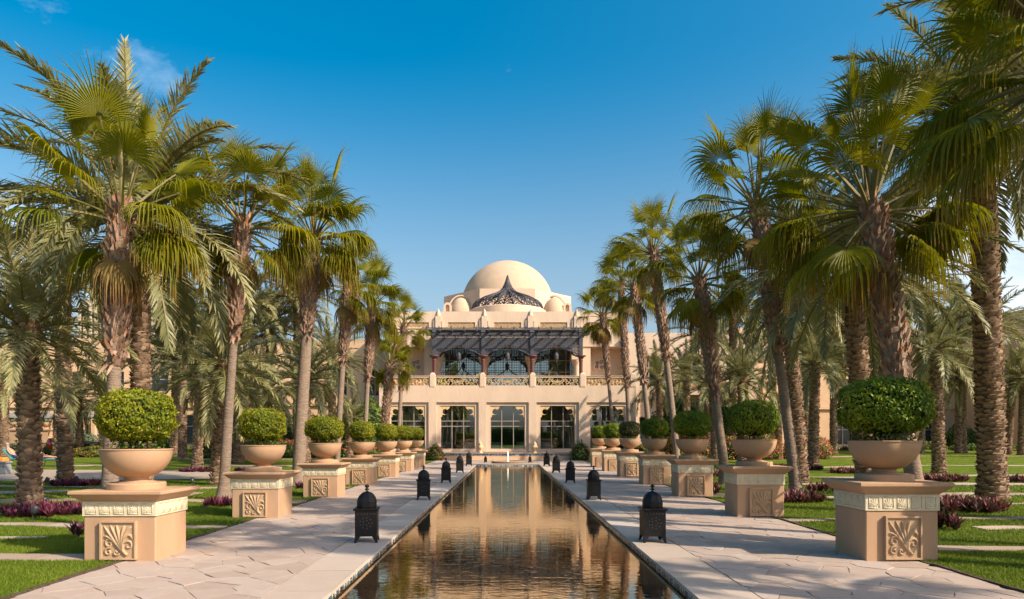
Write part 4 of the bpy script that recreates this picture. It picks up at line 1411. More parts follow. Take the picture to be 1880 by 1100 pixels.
#        left: half width, height ;  right
TS = {-1: [(.565, .66), (.53, .60), (.57, .60), (.52, .58), (.55, .62), (.56, .60), (.5, .58)],
      1: [(.66, .76), (.58, .72), (.585, .72), (.55, .66), (.54, .66), (.56, .68), (.50, .66)]}
for side, sn in ((-1, 'left'), (1, 'right')):
    for k, d in enumerate(DL):
        if first: p, b = ped0, bowl0; first = False
        else: p, b = copy_tree(ped0), copy_tree(bowl0)
        dd = d + (0.15 if side > 0 and k else 0)
        x = (-5.03 if side < 0 else 5.13); y = dd + D2; up = 0.0 if side < 0 else .11
        rz = rnd.uniform(-.012, .012)
        p.location = (x, y, 0); p.rotation_euler = (0, 0, rz); p.scale = (1, 1, 1 + up / .912)
        tag(p, 'sandstone pedestal with cream leaf frieze, %s on the %s of the pool' % (ORD[k], sn), 'pedestal', 'stone pedestals lining the walks')
        b.location = (x + rnd.uniform(-.012, .012), y + rnd.uniform(-.012, .012), .913 + up); b.rotation_euler = (0, 0, rnd.uniform(0, 6))
        tag(b, 'shallow round clay bowl planter on the %s %s pedestal' % (ORD[k], sn), 'planter', 'bowl planters on the pedestals')
        w, h = TS[side][k][0] * .875, TS[side][k][1] * (.93 if side < 0 else .86)
        t = empty('topiary_bush', (x, y, 1.41 + up))
        kind = 0 if side < 0 else 1
        if side > 0 and k == 4: kind = 2
        tag(t, '%s domed clipped bush in the %s %s bowl' % (('rusty brown tinged' if kind == 2 else 'yellow-green' if side < 0 else 'dark green'), ORD[k], sn), 'bush', 'clipped bushes in the bowls')
        rzb = rnd.uniform(0, 6.28)
        sc = (w * rnd.uniform(.96, 1.04), w * rnd.uniform(.96, 1.04), h * rnd.uniform(1.08, 1.18) / 1.2)
        inst('leaves', TOP[kind if kind == 2 or k % 2 == 0 else kind + 3], t, (0, 0, .13), (0, 0, rzb), sc)
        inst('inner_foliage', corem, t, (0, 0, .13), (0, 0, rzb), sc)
        inst('stem', STEMM, t, (0, 0, .17), (0, 0, rzb), (w, w, .75))
        inst('undergrowth', UNDER, t, (0, 0, .10), (0, 0, rzb), (w * .92, w * .92, .55))

# ------------------------------------------------------------------ iron lanterns
def make_lantern():
    root = empty('lantern')
    hw = .165
    mb = MB()
    for q in range(4):                  # four plates with a cut-out between splayed feet
        ca, sa = math.cos(q * math.pi / 2), math.sin(q * math.pi / 2)
        poly = [(-hw, .10), (-hw - .012, 0), (-hw + .018, 0), (-hw + .075, .095), (hw - .075, .095), (hw - .018, 0), (hw + .012, 0), (hw, .10), (hw, .50), (-hw, .50)]
        vs = []
        for (x, z) in poly:
            o = -hw - (.012 if z < .05 else 0)
            vs.append((x * ca - o * sa, x * sa + o * ca, z))
        mb.add(vs, [(0, 1, 2, 3), (4, 5, 6, 7), (0, 3, 4, 7), (0, 7, 8, 9)])
    mb.build('body', IRON, root)
    mb = MB()
    mb.tube([(-hw - .012, -hw - .012, .505), (hw + .012, -hw - .012, .505)], .016, 8); mb.tube([(-hw - .012, hw + .012, .505), (hw + .012, hw + .012, .505)], .016, 8)
    mb.tube([(-hw - .012, -hw - .012, .505), (-hw - .012, hw + .012, .505)], .016, 8); mb.tube([(hw + .012, -hw - .012, .505), (hw + .012, hw + .012, .505)], .016, 8)
    mb.box(-hw, hw, -hw, hw, .50, .515)
    mb.build('rim', IRON, root)
    mb = MB()
    prof = [(.148, .515), (.152, .56), (.150, .62), (.135, .675), (.11, .715), (.07, .748), (.03, .764), (.012, .77)]
    mb.lathe(prof, 8, (0, 0, 0), a0=R(22.5), a1=R(22.5) + 2 * math.pi)
    mb.build('dome', IRON, root)
    mb = MB()
    for k in range(8):
        a = R(22.5 + 45 * k)
        mb.tube([(r * 1.01 * math.cos(a), r * 1.01 * math.sin(a), z) for r, z in prof], .005, 4)
    mb.build('dome_rib', IRON, root)
    mb = MB()
    mb.lathe([(.012, .765), (.010, .785), (.034, .795), (.037, .805), (.014, .818), (.012, .824), (.030, .835), (.036, .850), (.028, .866), (.008, .876), (.004, .885), (.001, .89)], 14, caps=False)
    mb.build('finial', IRON, root, smooth=True)
    mb = MB(); r = random.Random(3)     # bright rivets and pierced holes on front and dome
    for q in range(4):
        ca, sa = math.cos(q * math.pi / 2), math.sin(q * math.pi / 2)
        for (cx, cz, rr, n) in ((0, .30, .09, 9), (0, .30, .045, 5), (0, .42, .12, 6)):
            for i in range(n):
                a = 2 * math.pi * i / n
                x, z = cx + rr * math.cos(a), cz + rr * .9 * math.sin(a) if rr < .1 else .44
                if rr > .1: x = -.12 + .24 * i / (n - 1)
                o = -hw - .003
                s = .0045
                vs = [((x + dx) * ca - o * sa, (x + dx) * sa + o * ca, z + dz) for dx, dz in ((-s, 0), (0, -s), (s, 0), (0, s))]
                mb.add(vs, [(0, 1, 2, 3)])
    mb.build('rivet', surf('rivet_brass', (0.35, 0.33, 0.30), (0.5, 0.48, 0.45), rough=0.35, spec=0.6, metallic=0.6), root)['kind'] = 'stuff'
    return root
lan0 = make_lantern()
LD = [10.35, 17.5, 24.0, 31.0, 38.4]
first = True
for side, sn in ((-1, 'left'), (1, 'right')):
    for k, d in enumerate(LD):
        o = lan0 if first else copy_tree(lan0); first = False
        o.location = (AX + side * 2.2, d + .17, .006)
        o.rotation_euler = (0, 0, rnd.uniform(-.10, .10) + (.08 if side < 0 else -.06))
        tag(o, 'black pierced iron lantern, %s on the %s edge of the pool' % (['nearest', 'second nearest', 'third nearest', 'fourth nearest', 'fifth nearest'][k], sn), 'lantern', 'iron lanterns along the pool')
    o = copy_tree(lan0); o.location = (AX + side * 1.42, 43.6, .006); o.scale = (.55, .55, .55)
    tag(o, 'small black iron lantern beyond the pool end, %s of the fountain jet' % sn, 'lantern', 'iron lanterns along the pool')

# fountain basin and jet
fb = empty('fountain', (AX, 43.4, 0))
tag(fb, 'low round fountain basin with a white water jet', 'fountain')
MB().lathe([(1.0, 0), (1.05, .10), (1.0, .14), (.9, .14), (.88, .05), (.001, .05)], 36, caps=False).build('basin', STEP, fb)
MB().lathe([(.88, .11), (.001, .111)], 36, caps=False).build('water', WATER, fb)
JET = surf('white_water', (0.75, 0.78, 0.8), (0.85, 0.87, 0.88), rough=0.3, scale=20, bump=.5, bscale=30)
MB().lathe([(.09, .11), (.055, .2), (.045, .45), (.05, .60), (.04, .70), (.015, .75), (.001, .77)], 12, caps=False).build('jet', JET, fb, smooth=True)
# two stone urns on the terrace edge
um = MB(); um.lathe([(.16, 0), (.16, .06), (.07, .1), (.09, .2), (.20, .36), (.22, .46), (.14, .56), (.12, .60), (.17, .64), (.06, .74), (.03, .84), (.001, .86)], 18, caps=False)
UM = um.mesh('stone_urn', CARVED, smooth=True)
for s in (-1, 1):
    tag(inst('stone_urn', UM, None, (AX + s * 1.97 * 54 / 54, 49.6, .50)), 'pale lidded stone urn on the terrace edge, %s of the jet' % ('left' if s < 0 else 'right'), 'urn', 'urns on the terrace edge')

# dining tables behind the glass
tm = MB(); tm.lathe([(.52, 0), (.50, .4), (.46, .72), (.45, .75), (.001, .751)], 20, caps=False)
TABLE = tm.mesh('dining_table', LINEN, smooth=True)
for k, x in enumerate([-9.2, -7.2, -5.0, -3.1, -1.0, 1.2, 3.3, 5.1, 7.1, 9.0]):
    tag(inst('dining_table', TABLE, None, (AX + x, 56.6 + .5 * (k % 2), .512)), 'white clothed dining table inside, %s from the left behind the windows' % ['first', 'second', 'third', 'fourth', 'fifth', 'sixth', 'seventh', 'eighth', 'ninth', 'tenth'][k], 'table', 'dining tables behind the glass')
# pendant lanterns in the pergola arches
pl = MB()
pl.tube([(0, 0, 0), (0, 0, -.35)], .02, 5)
pl.lathe([(.02, -.32), (.10, -.42), (.16, -.52), (.19, -.62), (.17, -.9), (.10, -1.02), (.05, -1.15), (.001, -1.28)], 8, caps=False)
PEND = pl.mesh('pendant_lantern', LATT)
for k, b in enumerate((-4, 0, 4)):
    tag(inst('pendant_lantern', PEND, None, (AX + b, 56.0, 8.98)), 'dark pendant lantern hanging in the %s pergola arch' % ['left', 'middle', 'right'][k], 'lantern', 'lanterns hanging in the pergola')

# ------------------------------------------------------------------ palm fronds
def nrm(v):
    return v / (np.linalg.norm(v) + 1e-9)

def fan_frond(elev, seed, petiole=1.05, blade=.92, mat=None, droop=1.0, nseg=36, spread=118):
    g = random.Random(seed)
    mb = MB()
    d = np.array([math.cos(R(elev)), 0, math.sin(R(elev))])
    p = np.zeros(3)
    pts, rad = [], []
    n = 7
    for i in range(n + 1):
        pts.append(tuple(p)); rad.append(.030 - .017 * i / n)
        if i < n:
            d = nrm(d + np.array([.02, g.uniform(-.02, .02), -1]) * (.035 + .02 * (1 - abs(elev) / 90)) * droop)
            p = p + d * petiole / n
    mb.tube(pts, rad, 4)
    mb.a = [0.0] * len(mb.v)
    stalk_faces = len(mb.f)
    D = d; S = np.array([0, 1.0, 0]); S = nrm(S - D * S.dot(D)); Nn = np.cross(D, S)
    roll = R(g.uniform(-25, 25))
    S, Nn = S * math.cos(roll) + Nn * math.sin(roll), Nn * math.cos(roll) - S * math.sin(roll)
    P0 = p
    da = 2 * spread / nseg
    st = [.04, .22, .40, .54, .68, .82, .93, 1.0]
    age = max(0.0, min(1.0, (35 - elev) / 90))
    for k in range(nseg):
        a = -spread + (k + .5) * da
        u = D * math.cos(R(a)) + S * math.sin(R(a))
        u = nrm(u + Nn * (.10 - .28 * abs(math.sin(R(a * .75))) * (0.3 + age)))
        Rr = blade * (.84 + .22 * math.cos(R(a * .85))) * g.uniform(.90, 1.08) * (1.04 + .24 * age)
        w_full = 2 * math.tan(R(da / 2)) * 1.04
        pos = P0 + u * .02
        wv = nrm(np.cross(Nn, u))
        dirv = u.copy()
        gk = (.85 + 2.6 * age + .7 * abs(a) / spread) * droop * g.uniform(.6, 1.6)
        prev = 0.0
        vs, at = [], []
        for t in st:
            dirv = nrm(dirv + np.array([0, 0, -1.0]) * max(0, t - .34) ** 1.1 * gk * (t - prev) * 9)
            pos = pos + dirv * Rr * (t - prev)
            prev = t
            w = w_full * t * Rr if t < .43 else w_full * .40 * Rr * max(.14, 1 - ((t - .43) / .57) ** .7 * .86)
            nl = nrm(np.cross(dirv, wv)); 
            if nl.dot(Nn) < 0: nl = -nl
            vs += [tuple(pos - wv * w / 2 + nl * w * .22), tuple(pos - nl * w * .22), tuple(pos + wv * w / 2 + nl * w * .22)]
            tv = t * (.80 + .42 * age * g.uniform(.75, 1.1))
            at += [tv] * 3
        fs = []
        for i in range(len(st) - 1):
            b = 3 * i
            fs += [(b, b + 1, b + 4, b + 3), (b + 1, b + 2, b + 5, b + 4)]
        mb.add(vs, fs, at)
    me = mb.mesh('frond', None, False, 'tip')
    me.materials.append(mat or FANLEAF); me.materials.append(RACHIS)
    for i in range(stalk_faces): me.polygons[i].material_index = 1
    return me

def date_frond(elev, seed, L=3.3, bend=70, n=80, lw=.040):
    g = random.Random(seed)
    mb = MB()
    ns = 14
    p = np.zeros(3); pts = [p]; tans = []
    yaw = 0.0
    for i in range(ns):
        t = i / ns
        e = elev - bend * (t ** 1.25) * math.cos(R(max(-60, min(80, elev)) * .55))
        e = max(e, -82)
        yaw += g.uniform(-.035, .035)
        d = np.array([math.cos(R(e)) * math.cos(yaw), math.cos(R(e)) * math.sin(yaw), math.sin(R(e))])
        tans.append(d); p = p + d * L / ns; pts.append(p)
    tans.append(tans[-1])
    mb.tube([tuple(q) for q in pts], [.034 * (1 - i / ns) ** .8 + .005 for i in range(ns + 1)], 4)
    mb.a = [0.1] * len(mb.v); sf = len(mb.f)
    age = max(0, min(1, (10 - elev) / 60))
    for side in (-1, 1):
        for k in range(n):
            s = .10 + .895 * (k + g.uniform(-.3, .3)) / n
            s = min(.995, max(.08, s))
            f = s * ns; i = min(int(f), ns - 1); q = f - i
            P = pts[i] * (1 - q) + pts[i + 1] * q
            T = nrm(tans[i] * (1 - q) + tans[min(i + 1, ns)] * q)
            S = nrm(np.cross(T, np.array([0, 0, 1.0])) if abs(T[2]) < .96 else np.array([0, 1.0, 0]))
            Nn = np.cross(S, T)
            prof = math.sin(math.pi * min(1, max(0, (s - .02)) ** .62)) ** .55 if s < .98 else .35
            prof = max(.30, prof)
            if s < .22: prof *= (.35 + .65 * (s - .08) / .14)
            l = (.56 * prof) * g.uniform(.85, 1.12)
            phi = R(62 - 34 * s + g.uniform(-9, 9)); psi = R(g.choice((4, 22, 40)) + g.uniform(-8, 8))
            dv = T * math.cos(phi) + (S * side * math.cos(psi) + Nn * math.sin(psi)) * math.sin(phi)
            dv = nrm(dv)
            W = nrm(np.cross(dv, Nn * .8 + S * side * g.uniform(-.6, .6)))
            m = P + dv * l * .45
            d2 = nrm(dv + np.array([0, 0, -1.0]) * (.18 + .25 * age + g.uniform(0, .12)))
            e = m + d2 * l * .55
            w = lw * g.uniform(.8, 1.15)
            tv = .45 + .5 * age * g.uniform(.4, 1.0)
            mb.add([tuple(P - W * w * .3), tuple(P + W * w * .3), tuple(m + W * w * .5), tuple(m - W * w * .5), tuple(e)],
                   [(0, 1, 2, 3), (3, 2, 4)], [tv * .6, tv * .6, tv, tv, tv + .35])
    me = mb.mesh('frond', None, False, 'tip')
    me.materials.append(DATELEAF); me.materials.append(RACHIS)
    for i in range(sf): me.polygons[i].material_index = 1
    return me

FE = [84, 68, 50, 32, 14, -6, -28, -52]
FAN = {e: [fan_frond(e, 100 + 7 * e + k, petiole=(1.45 if e > 60 else 1.2 if e > 40 else 1.0 if e > 0 else .88), blade=(.84 if e > 60 else .86 if e > 20 else .82), spread=(72 if e > 80 else 96 if e > 60 else 118), droop=(.45 if e > 60 else .8 if e > 20 else 1.1)) for k in range(3)] for e in FE}
FAND = [fan_frond(e, 900 + k, petiole=.8, blade=.8, mat=FANDEAD, droop=1.5) for k, e in enumerate((-50, -66, -74))]
DE = [86, 70, 55, 40, 25, 10, -8, -28]
DATE = {e: [date_frond(e, 300 + 5 * e + k, bend=(28 if e > 80 else 45 if e > 60 else 68)) for k in range(2)] for e in DE}
SPEAR = MB().tube([(0, 0, 0), (.02, 0, .9), (.0, .01, 1.75)], [.035, .03, .004], 6).mesh('spear_leaf', RACHIS)

def near(tbl, e):
    return min(tbl, key=lambda q: abs(q - e))

def trunk_curve(top, lean_first):
    tx, ty, h = top
    def c(t):
        s = t ** lean_first
        return np.array([tx * s, ty * s, h * t])
    return c

def bark_trunk(c, h, rf, mat, name, parent, nseg=18, step=.12, amp=.015, seed=0):
    g = random.Random(seed)
    n = max(8, int(h / step))
    mb = MB(); vs, fs = [], []
    for i in range(n + 1):
        t = i / n
        p = c(t)
        r = rf(t)
        for k in range(nseg):
            a = 2 * math.pi * k / nseg
            rr = r * (1 + g.uniform(-amp, amp) + .03 * math.sin(a * 2 + t * 3 + seed)) * (1 + (.022 if i % 2 else -.012))
            vs.append((p[0] + rr * math.cos(a), p[1] + rr * math.sin(a), p[2] - (.06 if i == 0 else 0)))
    for i in range(n):
        for k in range(nseg):
            j = (k + 1) % nseg
            fs.append((i * nseg + k, i * nseg + j, (i + 1) * nseg + j, (i + 1) * nseg + k))
    mb.add(vs, fs)
    return mb.build(name, mat, parent, smooth=True)

def fan_boots(c, h, rf, z0, z1, parent, seed, dens=1.0):
    g = random.Random(seed); mb = MB()
    z = z0; row = 0
    while z < z1:
        t = z / h; p = c(t); r = rf(t)
        low = 1 - (z - z0) / max(.1, z1 - z0)
        n = int(8 * dens)
        for k in range(n):
            a = 2 * math.pi * (k + .5 * (row % 2) + g.uniform(-.25, .25)) / n
            o = np.array([math.cos(a), math.sin(a), 0]); tn = np.array([-math.sin(a), math.cos(a), 0])
            L = g.uniform(.14, .27); w = g.uniform(.07, .115)
            tilt = R(g.uniform(12, 42))
            if low > .88 and g.random() < .35: tilt = R(g.uniform(60, 150)); L *= 1.5
            up = np.array([0, 0, 1.0]) * math.cos(tilt) + o * math.sin(tilt)
            b = p + o * r * .9 + np.array([0, 0, g.uniform(-.03, .03)])
            m = b + up * L * .55; e = b + up * L
            tw = g.uniform(-.04, .04)
            ridge = o * .035
            vs = [b - tn * w * .6, b + ridge * 1.2, b + tn * w * .6, m - tn * w * .42, m + ridge, m + tn * w * .42, e - tn * (w * .42 + tw), e + tn * (w * .42 - tw)]
            v = min(1, max(0, g.gauss(.45, .2)))
            if g.random() < .12 + .25 * (1 - low) ** 3: v = g.uniform(.85, 1)
            mb.add([tuple(q) for q in vs], [(0, 1, 4, 3), (1, 2, 5, 4), (3, 4, 6), (4, 5, 7)], [v * .5, v * .6, v * .5, v, v, v, min(1, v + .15), min(1, v + .15)])
        z += g.uniform(.075, .105) / dens; row += 1
    tag(mb.build('leaf_bases', BOOT, parent, attr='tip'), kind='stuff')

def date_scales(c, h, rf, parent, seed, z0=.02, nring=11, dz=.088, lip=.055):
    g = random.Random(seed); mb = MB()
    z = z0; row = 0
    while z < h - .05:
        t = z / h; p = c(t); r = rf(t)
        for k in range(nring):
            a = 2 * math.pi * (k + .5 * (row % 2) + g.uniform(-.26, .26)) / nring
            o = np.array([math.cos(a), math.sin(a), 0]); tn = np.array([-math.sin(a), math.cos(a), 0]); up = np.array([0, 0, 1.0])
            w = 2 * math.pi * r / nring * g.uniform(.75, 1.35); hh = dz * g.uniform(1.0, 2.1); lp = lip * g.uniform(.45, 1.35)
            if t > .9: lp *= 1.6; hh *= 1.5
            q = p + o * r * .97 + up * g.uniform(-.045, .045)
            vs = [q - up * hh * .45, q + tn * w * .5 + o * lp * .25, q + tn * w * .32 + up * hh * .42 + o * lp, q - tn * w * .32 + up * hh * .42 + o * lp, q - tn * w * .5 + o * lp * .25, q + up * hh * .55]
            v = min(1, max(0, g.gauss(.5, .2)))
            mb.add([tuple(s) for s in vs], [(0, 1, 2), (0, 2, 3), (0, 3, 4), (4, 3, 5), (3, 2, 5), (2, 1, 5)], [v * .3, v * .7, min(1, v + .1), min(1, v + .1), v * .7, v * .6])
        z += dz * g.uniform(.9, 1.1); row += 1
    tag(mb.build('bark_scales', SCALEM, parent, attr='tip'), kind='stuff')

def fan_palm(label, base, heart, smooth_to, seed, r0=.17, r1=.15, nf=27, rb=.26, scale=1.0, lean=1.25, rot=0.0, dead=2):
    g = random.Random(seed)
    bx, by = base; bz = gz(bx, by)
    root = empty('fan_palm', (bx, by, bz))
    tag(root, label, 'palm tree', 'fan palms lining the walks')
    h = heart[2] - bz
    c = trunk_curve((heart[0] - bx, heart[1] - by, h), lean)
    def rf(t):
        z = t * h
        flare = .10 * max(0, 1 - z / .6) ** 2
        if z < smooth_to: return r0 - (r0 - r1) * z / max(.1, smooth_to) + flare
        q = (z - smooth_to) / max(.2, h - smooth_to)
        return r1 * .95 + (.05 + .03 * math.sin(q * 3)) * min(1, q * 4)
    bark_trunk(c, h, rf, FANTRUNK, 'trunk', root, seed=seed)
    fan_boots(c, h, rf, smooth_to, h + .05, root, seed + 1)
    hp = Vector((heart[0] - bx, heart[1] - by, h - .02))
    az = rot
    for k in range(nf):
        t = (k + .5) / nf
        e = 86 - 118 * t ** .95 + g.uniform(-9, 9)
        me = g.choice(FAN[near(FE, e)])
        az += R(137.5) + g.uniform(-.25, .25)
        if e < 26 and math.sin(az) < -.68: az += R(85)      # few low leaves hang straight in front of the trunk
        s = scale * g.uniform(.86, 1.10)
        inst('frond', me, root, hp + Vector((.06 * math.cos(az), .06 * math.sin(az), -.30 * t)), (g.uniform(-.10, .10), g.uniform(-.08, .08), az), s)
    for k in range(dead):
        az += R(137.5) * g.uniform(.8, 1.2)
        inst('dry_frond', g.choice(FAND), root, hp + Vector((0, 0, -.42)), (0, 0, az), scale * g.uniform(.75, 1))
    inst('spear_leaf', SPEAR, root, hp, (g.uniform(-.08, .08), g.uniform(-.08, .08), g.uniform(0, 6)), scale)
    return root

def date_palm(label, base, heart_z, seed, r=.26, nf=40, L=1.0, lean=(0, 0), group='date palms on the lawns', emin=-32, tilt=0, sparse=False, flare=.12):
    g = random.Random(seed)
    bx, by = base[0], base[1]; bz = gz(bx, by)
    root = empty('date_palm', (bx, by, bz))
    tag(root, label, 'palm tree', group)
    h = heart_z - bz
    c = trunk_curve((lean[0], lean[1], h), 1.2)
    def rf(t): return r * (1.04 - .10 * t) + flare * r * 2 * max(0, 1 - t * h / .7) ** 2 + (.18 * r * max(0, (t - .85) / .15))
    bark_trunk(c, h, rf, DATETRUNK, 'trunk', root, nseg=14, step=.2, seed=seed)
    date_scales(c, h, rf, root, seed + 1, nring=max(7, int(r * 33)), dz=.074, lip=.065)
    hp = Vector((lean[0], lean[1], h - .05))
    az = g.uniform(0, 6)
    for k in range(nf):
        t = (k + .5) / nf
        e = 86 - (86 - emin) * t ** .92 + g.uniform(-7, 7)
        me = g.choice(DATE[near(DE, e)])
        az += R(137.5) + g.uniform(-.2, .2)
        s = L * g.uniform(.86, 1.10) * (.72 + .28 * min(1, t * 4))
        inst('frond', me, root, hp + Vector((.10 * math.cos(az), .10 * math.sin(az), -.32 * t)), (g.uniform(-.12, .12), g.uniform(-.06, .06), az), s)
    return root

# ------------------------------------------------------------------ fan palms along the walks
def at(px, d): return px2x(px, d)
FP = [ # label, base px, depth, heart px, heart py, smooth_to, extra
    ('fan palm right behind the nearest left planter, with the two upright fans', 200, 12.1, 224, 385, 2.85, dict(r0=.15, r1=.115, nf=34, rot=.4)),
    ('fan palm between the nearest and second left planters, smooth grey lower trunk', 411, 17.6, 447, 405, 4.1, dict(r0=.135, r1=.105, nf=36, rot=2.0, scale=1.10)),
    ('fan palm behind the second left planter, with a tall straight bare trunk', 548, 22.8, 576, 432, 5.0, dict(r0=.215, r1=.18, nf=40, rot=1.0, scale=1.24)),
    ('slim fan palm rising behind the third left planter', 618, 28.0, 640, 520, 4.6, dict(r0=.13, r1=.115, nf=28, scale=.95)),
    ('slim fan palm rising behind the fourth left planter', 668, 33.5, 683, 556, 4.3, dict(r0=.125, r1=.11, nf=32, scale=1.1)),
    ('short fan palm with rough trunk left of the facade', 703, 39.5, 716, 668, 1.6, dict(r0=.17, r1=.14, nf=24, scale=.95)),
    ('thin fan palm standing before the left end of the facade', 731, 44.0, 742, 600, 4.6, dict(r0=.13, r1=.12, nf=28)),
    ('fan palm behind the nearest right planter, trunk leaning towards the pool', 1690, 12.5, 1598, 372, 1.6, dict(r0=.17, r1=.14, nf=38, rot=.9, lean=1.05, scale=1.16)),
    ('leaning fan palm between the nearest and second right planters', 1463, 17.8, 1388, 368, 3.8, dict(r0=.15, r1=.115, nf=36, rot=2.4, lean=1.1, scale=1.1)),
    ('leaning fan palm behind the second right planter', 1332, 23.5, 1283, 508, 3.0, dict(r0=.17, r1=.14, nf=34, lean=1.1, scale=1.08)),
    ('tall fan palm behind the third right planter', 1246, 29.5, 1199, 460, 4.9, dict(r0=.15, r1=.13, nf=30, lean=1.1, scale=1.08)),
    ('fan palm with a rough dark trunk behind the fourth right planter', 1197, 35.5, 1164, 525, 4.3, dict(r0=.15, r1=.13, nf=30, lean=1.1, scale=1.1)),
    ('fan palm rising behind the fifth right planter', 1158, 41.5, 1140, 520, 4.6, dict(r0=.13, r1=.12, nf=30, lean=1.1, scale=1.12)),
    ('thin fan palm before the right end of the facade, with a dry skirt', 1129, 47.0, 1106, 578, 5.4, dict(r0=.12, r1=.105, nf=30, lean=1.1, dead=9, scale=1.12)),
]
for k, (lab, bpx, d, hpx, hpy, sm, ex) in enumerate(FP):
    hx, hz = px2x(hpx, d), py2z(hpy, d)
    fan_palm(lab, (px2x(bpx, d), d), (hx, d, hz), sm, 40 + 11 * k, **ex)
# the near palm whose crown hangs into the top right corner, the row going on behind the camera, and palms added for shade
fan_palm('fan palm whose dark crown hangs into the top right corner', (7.4, 7.9), (6.65, 8.0, 6.1), 2.0, 771, r0=.2, nf=34, rot=1.3, scale=1.1)
fan_palm('unseen fan palm right of the camera, added to shade the left walk', (8.1, 4.0), (7.7, 4.0, 10.0), 5.0, 773, r0=.2, nf=32, rot=.3, scale=1.1)  # added out of frame, tall enough that its shadow reaches the left walk
fan_palm('tall fan palm added to shade the left walk, its crown above the top right corner', (8.7, 9.6), (7.7, 9.6, 9.3), 4.6, 779, r0=.16, r1=.13, nf=30, rot=.9)  # added for the shade its crown throws on the left walk
fan_palm('fan palm far behind the camera on the right', (7.6, -2.6), (7.2, -2.6, 6.2), 2.2, 775, r0=.2, nf=30, rot=2.3, scale=1.1)

fan_palm('unseen fan palm right of the camera, added to shade the right walk', (10.9, 2.7), (10.6, 2.7, 6.3), 2.2, 777, r0=.2, nf=26, rot=1.3)  # unseen, put here to throw shade on the near right walk

# ------------------------------------------------------------------ date palms
DP = [ # label, base px, base py, heart py, r, nf, L, lean px
    ('stout date palm with knobbly trunk at the left edge', 55, 936, 585, .25, 40, .82, -6),
    ('date palm with a tall dark trunk second from the left edge', 120, 888, 480, .27, 40, 1.0, -6),
    ('large date palm crown rising behind the nearest left fan palm', 262, 921, 380, .25, 54, 1.32, -10),
    ('date palm with bare trunk between the nearest and second left bowls', 362, 858, 690, .27, 34, .85, 5),
    ('dark date palm just left of the smooth grey palm trunk', 400, 890, 660, .25, 40, .95, 10),
    ('date palm right behind the second left bowl', 437, 850, 705, .28, 34, .9, 4),
    ('low date palm behind the second left bush', 492, 846, 718, .30, 40, .95, -2),
    ('bushy date palm between the second and third left bowls', 560, 856, 690, .30, 44, 1.0, 2),
    ('small date palm behind the third left bowl', 642, 846, 762, .22, 26, .62, -2),
    ('date palm with pale trunk at the far left edge by the hedge', 6, 846, 708, .30, 30, .85, 2),
    ('distant date palm before the left arcade, left one', 104, 838, 715, .27, 28, .9, 4),
    ('distant date palm before the left arcade, with dark leaning trunk', 148, 836, 725, .27, 30, .9, -6),
    ('distant date palm before the left arcade, right one', 192, 838, 720, .28, 30, .9, 3),
    ('tall distant date palm above the second left bowl', 390, 838, 590, .28, 40, 1.2, 2),
    ('tall distant date palm with crown left of the third fan palm', 492, 836, 600, .28, 42, 1.25, 4),
    ('distant date palm behind the left hedge, towards the facade', 610, 838, 655, .28, 34, 1.1, 0),
    ('distant date palm with crown over the left arcade roof', 320, 836, 640, .28, 34, 1.1, 3),
    ('massive date palm with thick scaly trunk at the right edge', 1822, 917, 210, .36, 70, 1.32, -26),
    ('tall date palm just left of the nearest right fan palm', 1592, 921, 470, .27, 44, 1.05, -34),
    ('tall date palm right behind the leaning right fan palm', 1470, 886, 488, .27, 42, 1.0, -32),
    ('date palm with pale banded trunk right of the nearest right bush', 1724, 869, 632, .29, 40, .95, -8),
    ('date palm with pale trunk left of the nearest right bush', 1493, 861, 662, .28, 40, .9, 4),
    ('short young date palm right of the second right bush', 1430, 843, 745, .24, 26, .70, -2),
    ('stout date palm behind the second right bush', 1364, 850, 690, .34, 40, .95, 0),
    ('date palm with thin trunk behind the third right bush', 1313, 850, 700, .24, 28, .8, -6),
    ('date palm with banded trunk right of the fourth right bush', 1213, 846, 690, .22, 28, .9, -4),
    ('date palm before the balcony of the right wing', 1262, 840, 680, .26, 32, .95, -4),
    ('distant date palm on the right lawn, before the shaded wall', 1768, 832, 690, .28, 30, .95, -3),
    ('distant date palm on the right lawn, left of the shaded wall', 1690, 832, 680, .26, 30, .95, 6),
    ('distant leaning date palm at the right edge of the lawn', 1850, 834, 680, .28, 32, .95, 12),
    ('distant date palm at the far right edge', 1876, 836, 690, .28, 32, .95, 4),
    ('distant date palm behind the banded trunk on the right', 1655, 832, 670, .26, 32, 1.0, -4),
    ('distant tall date palm between the right fan palms', 1530, 834, 600, .28, 38, 1.2, 2),
    ('distant tall date palm above the second right bush', 1420, 834, 600, .28, 38, 1.2, -3),
    ('distant date palm with crown above the balcony', 1300, 836, 610, .28, 36, 1.15, 0),
    ('distant tall date palm over the right wing roof', 1620, 832, 590, .28, 38, 1.25, 0),
    ('distant tall date palm over the right wing, near the edge', 1760, 832, 580, .28, 38, 1.25, 3),
]
for k, (px_, d_, hpy_, L_) in enumerate([(335, 44, 560, 1.2), (455, 46, 555, 1.2), (545, 48, 540, 1.25), (250, 48, 600, 1.2), (60, 50, 590, 1.2), (1345, 46, 570, 1.15), (1480, 47, 560, 1.2), (1665, 48, 545, 1.25), (1810, 46, 590, 1.15), (1570, 50, 600, 1.2)]):
    x_ = px2x(px_, d_)
    date_palm('background date palm of the dense rear grove, %s from the left' % ['third', 'fourth', 'fifth', 'second', 'first', 'sixth', 'seventh', 'ninth', 'tenth', 'eighth'][k], (x_, d_), py2z(hpy_, d_), 1300 + 9 * k, r=.22, nf=40, L=L_, group='rear grove of date palms')
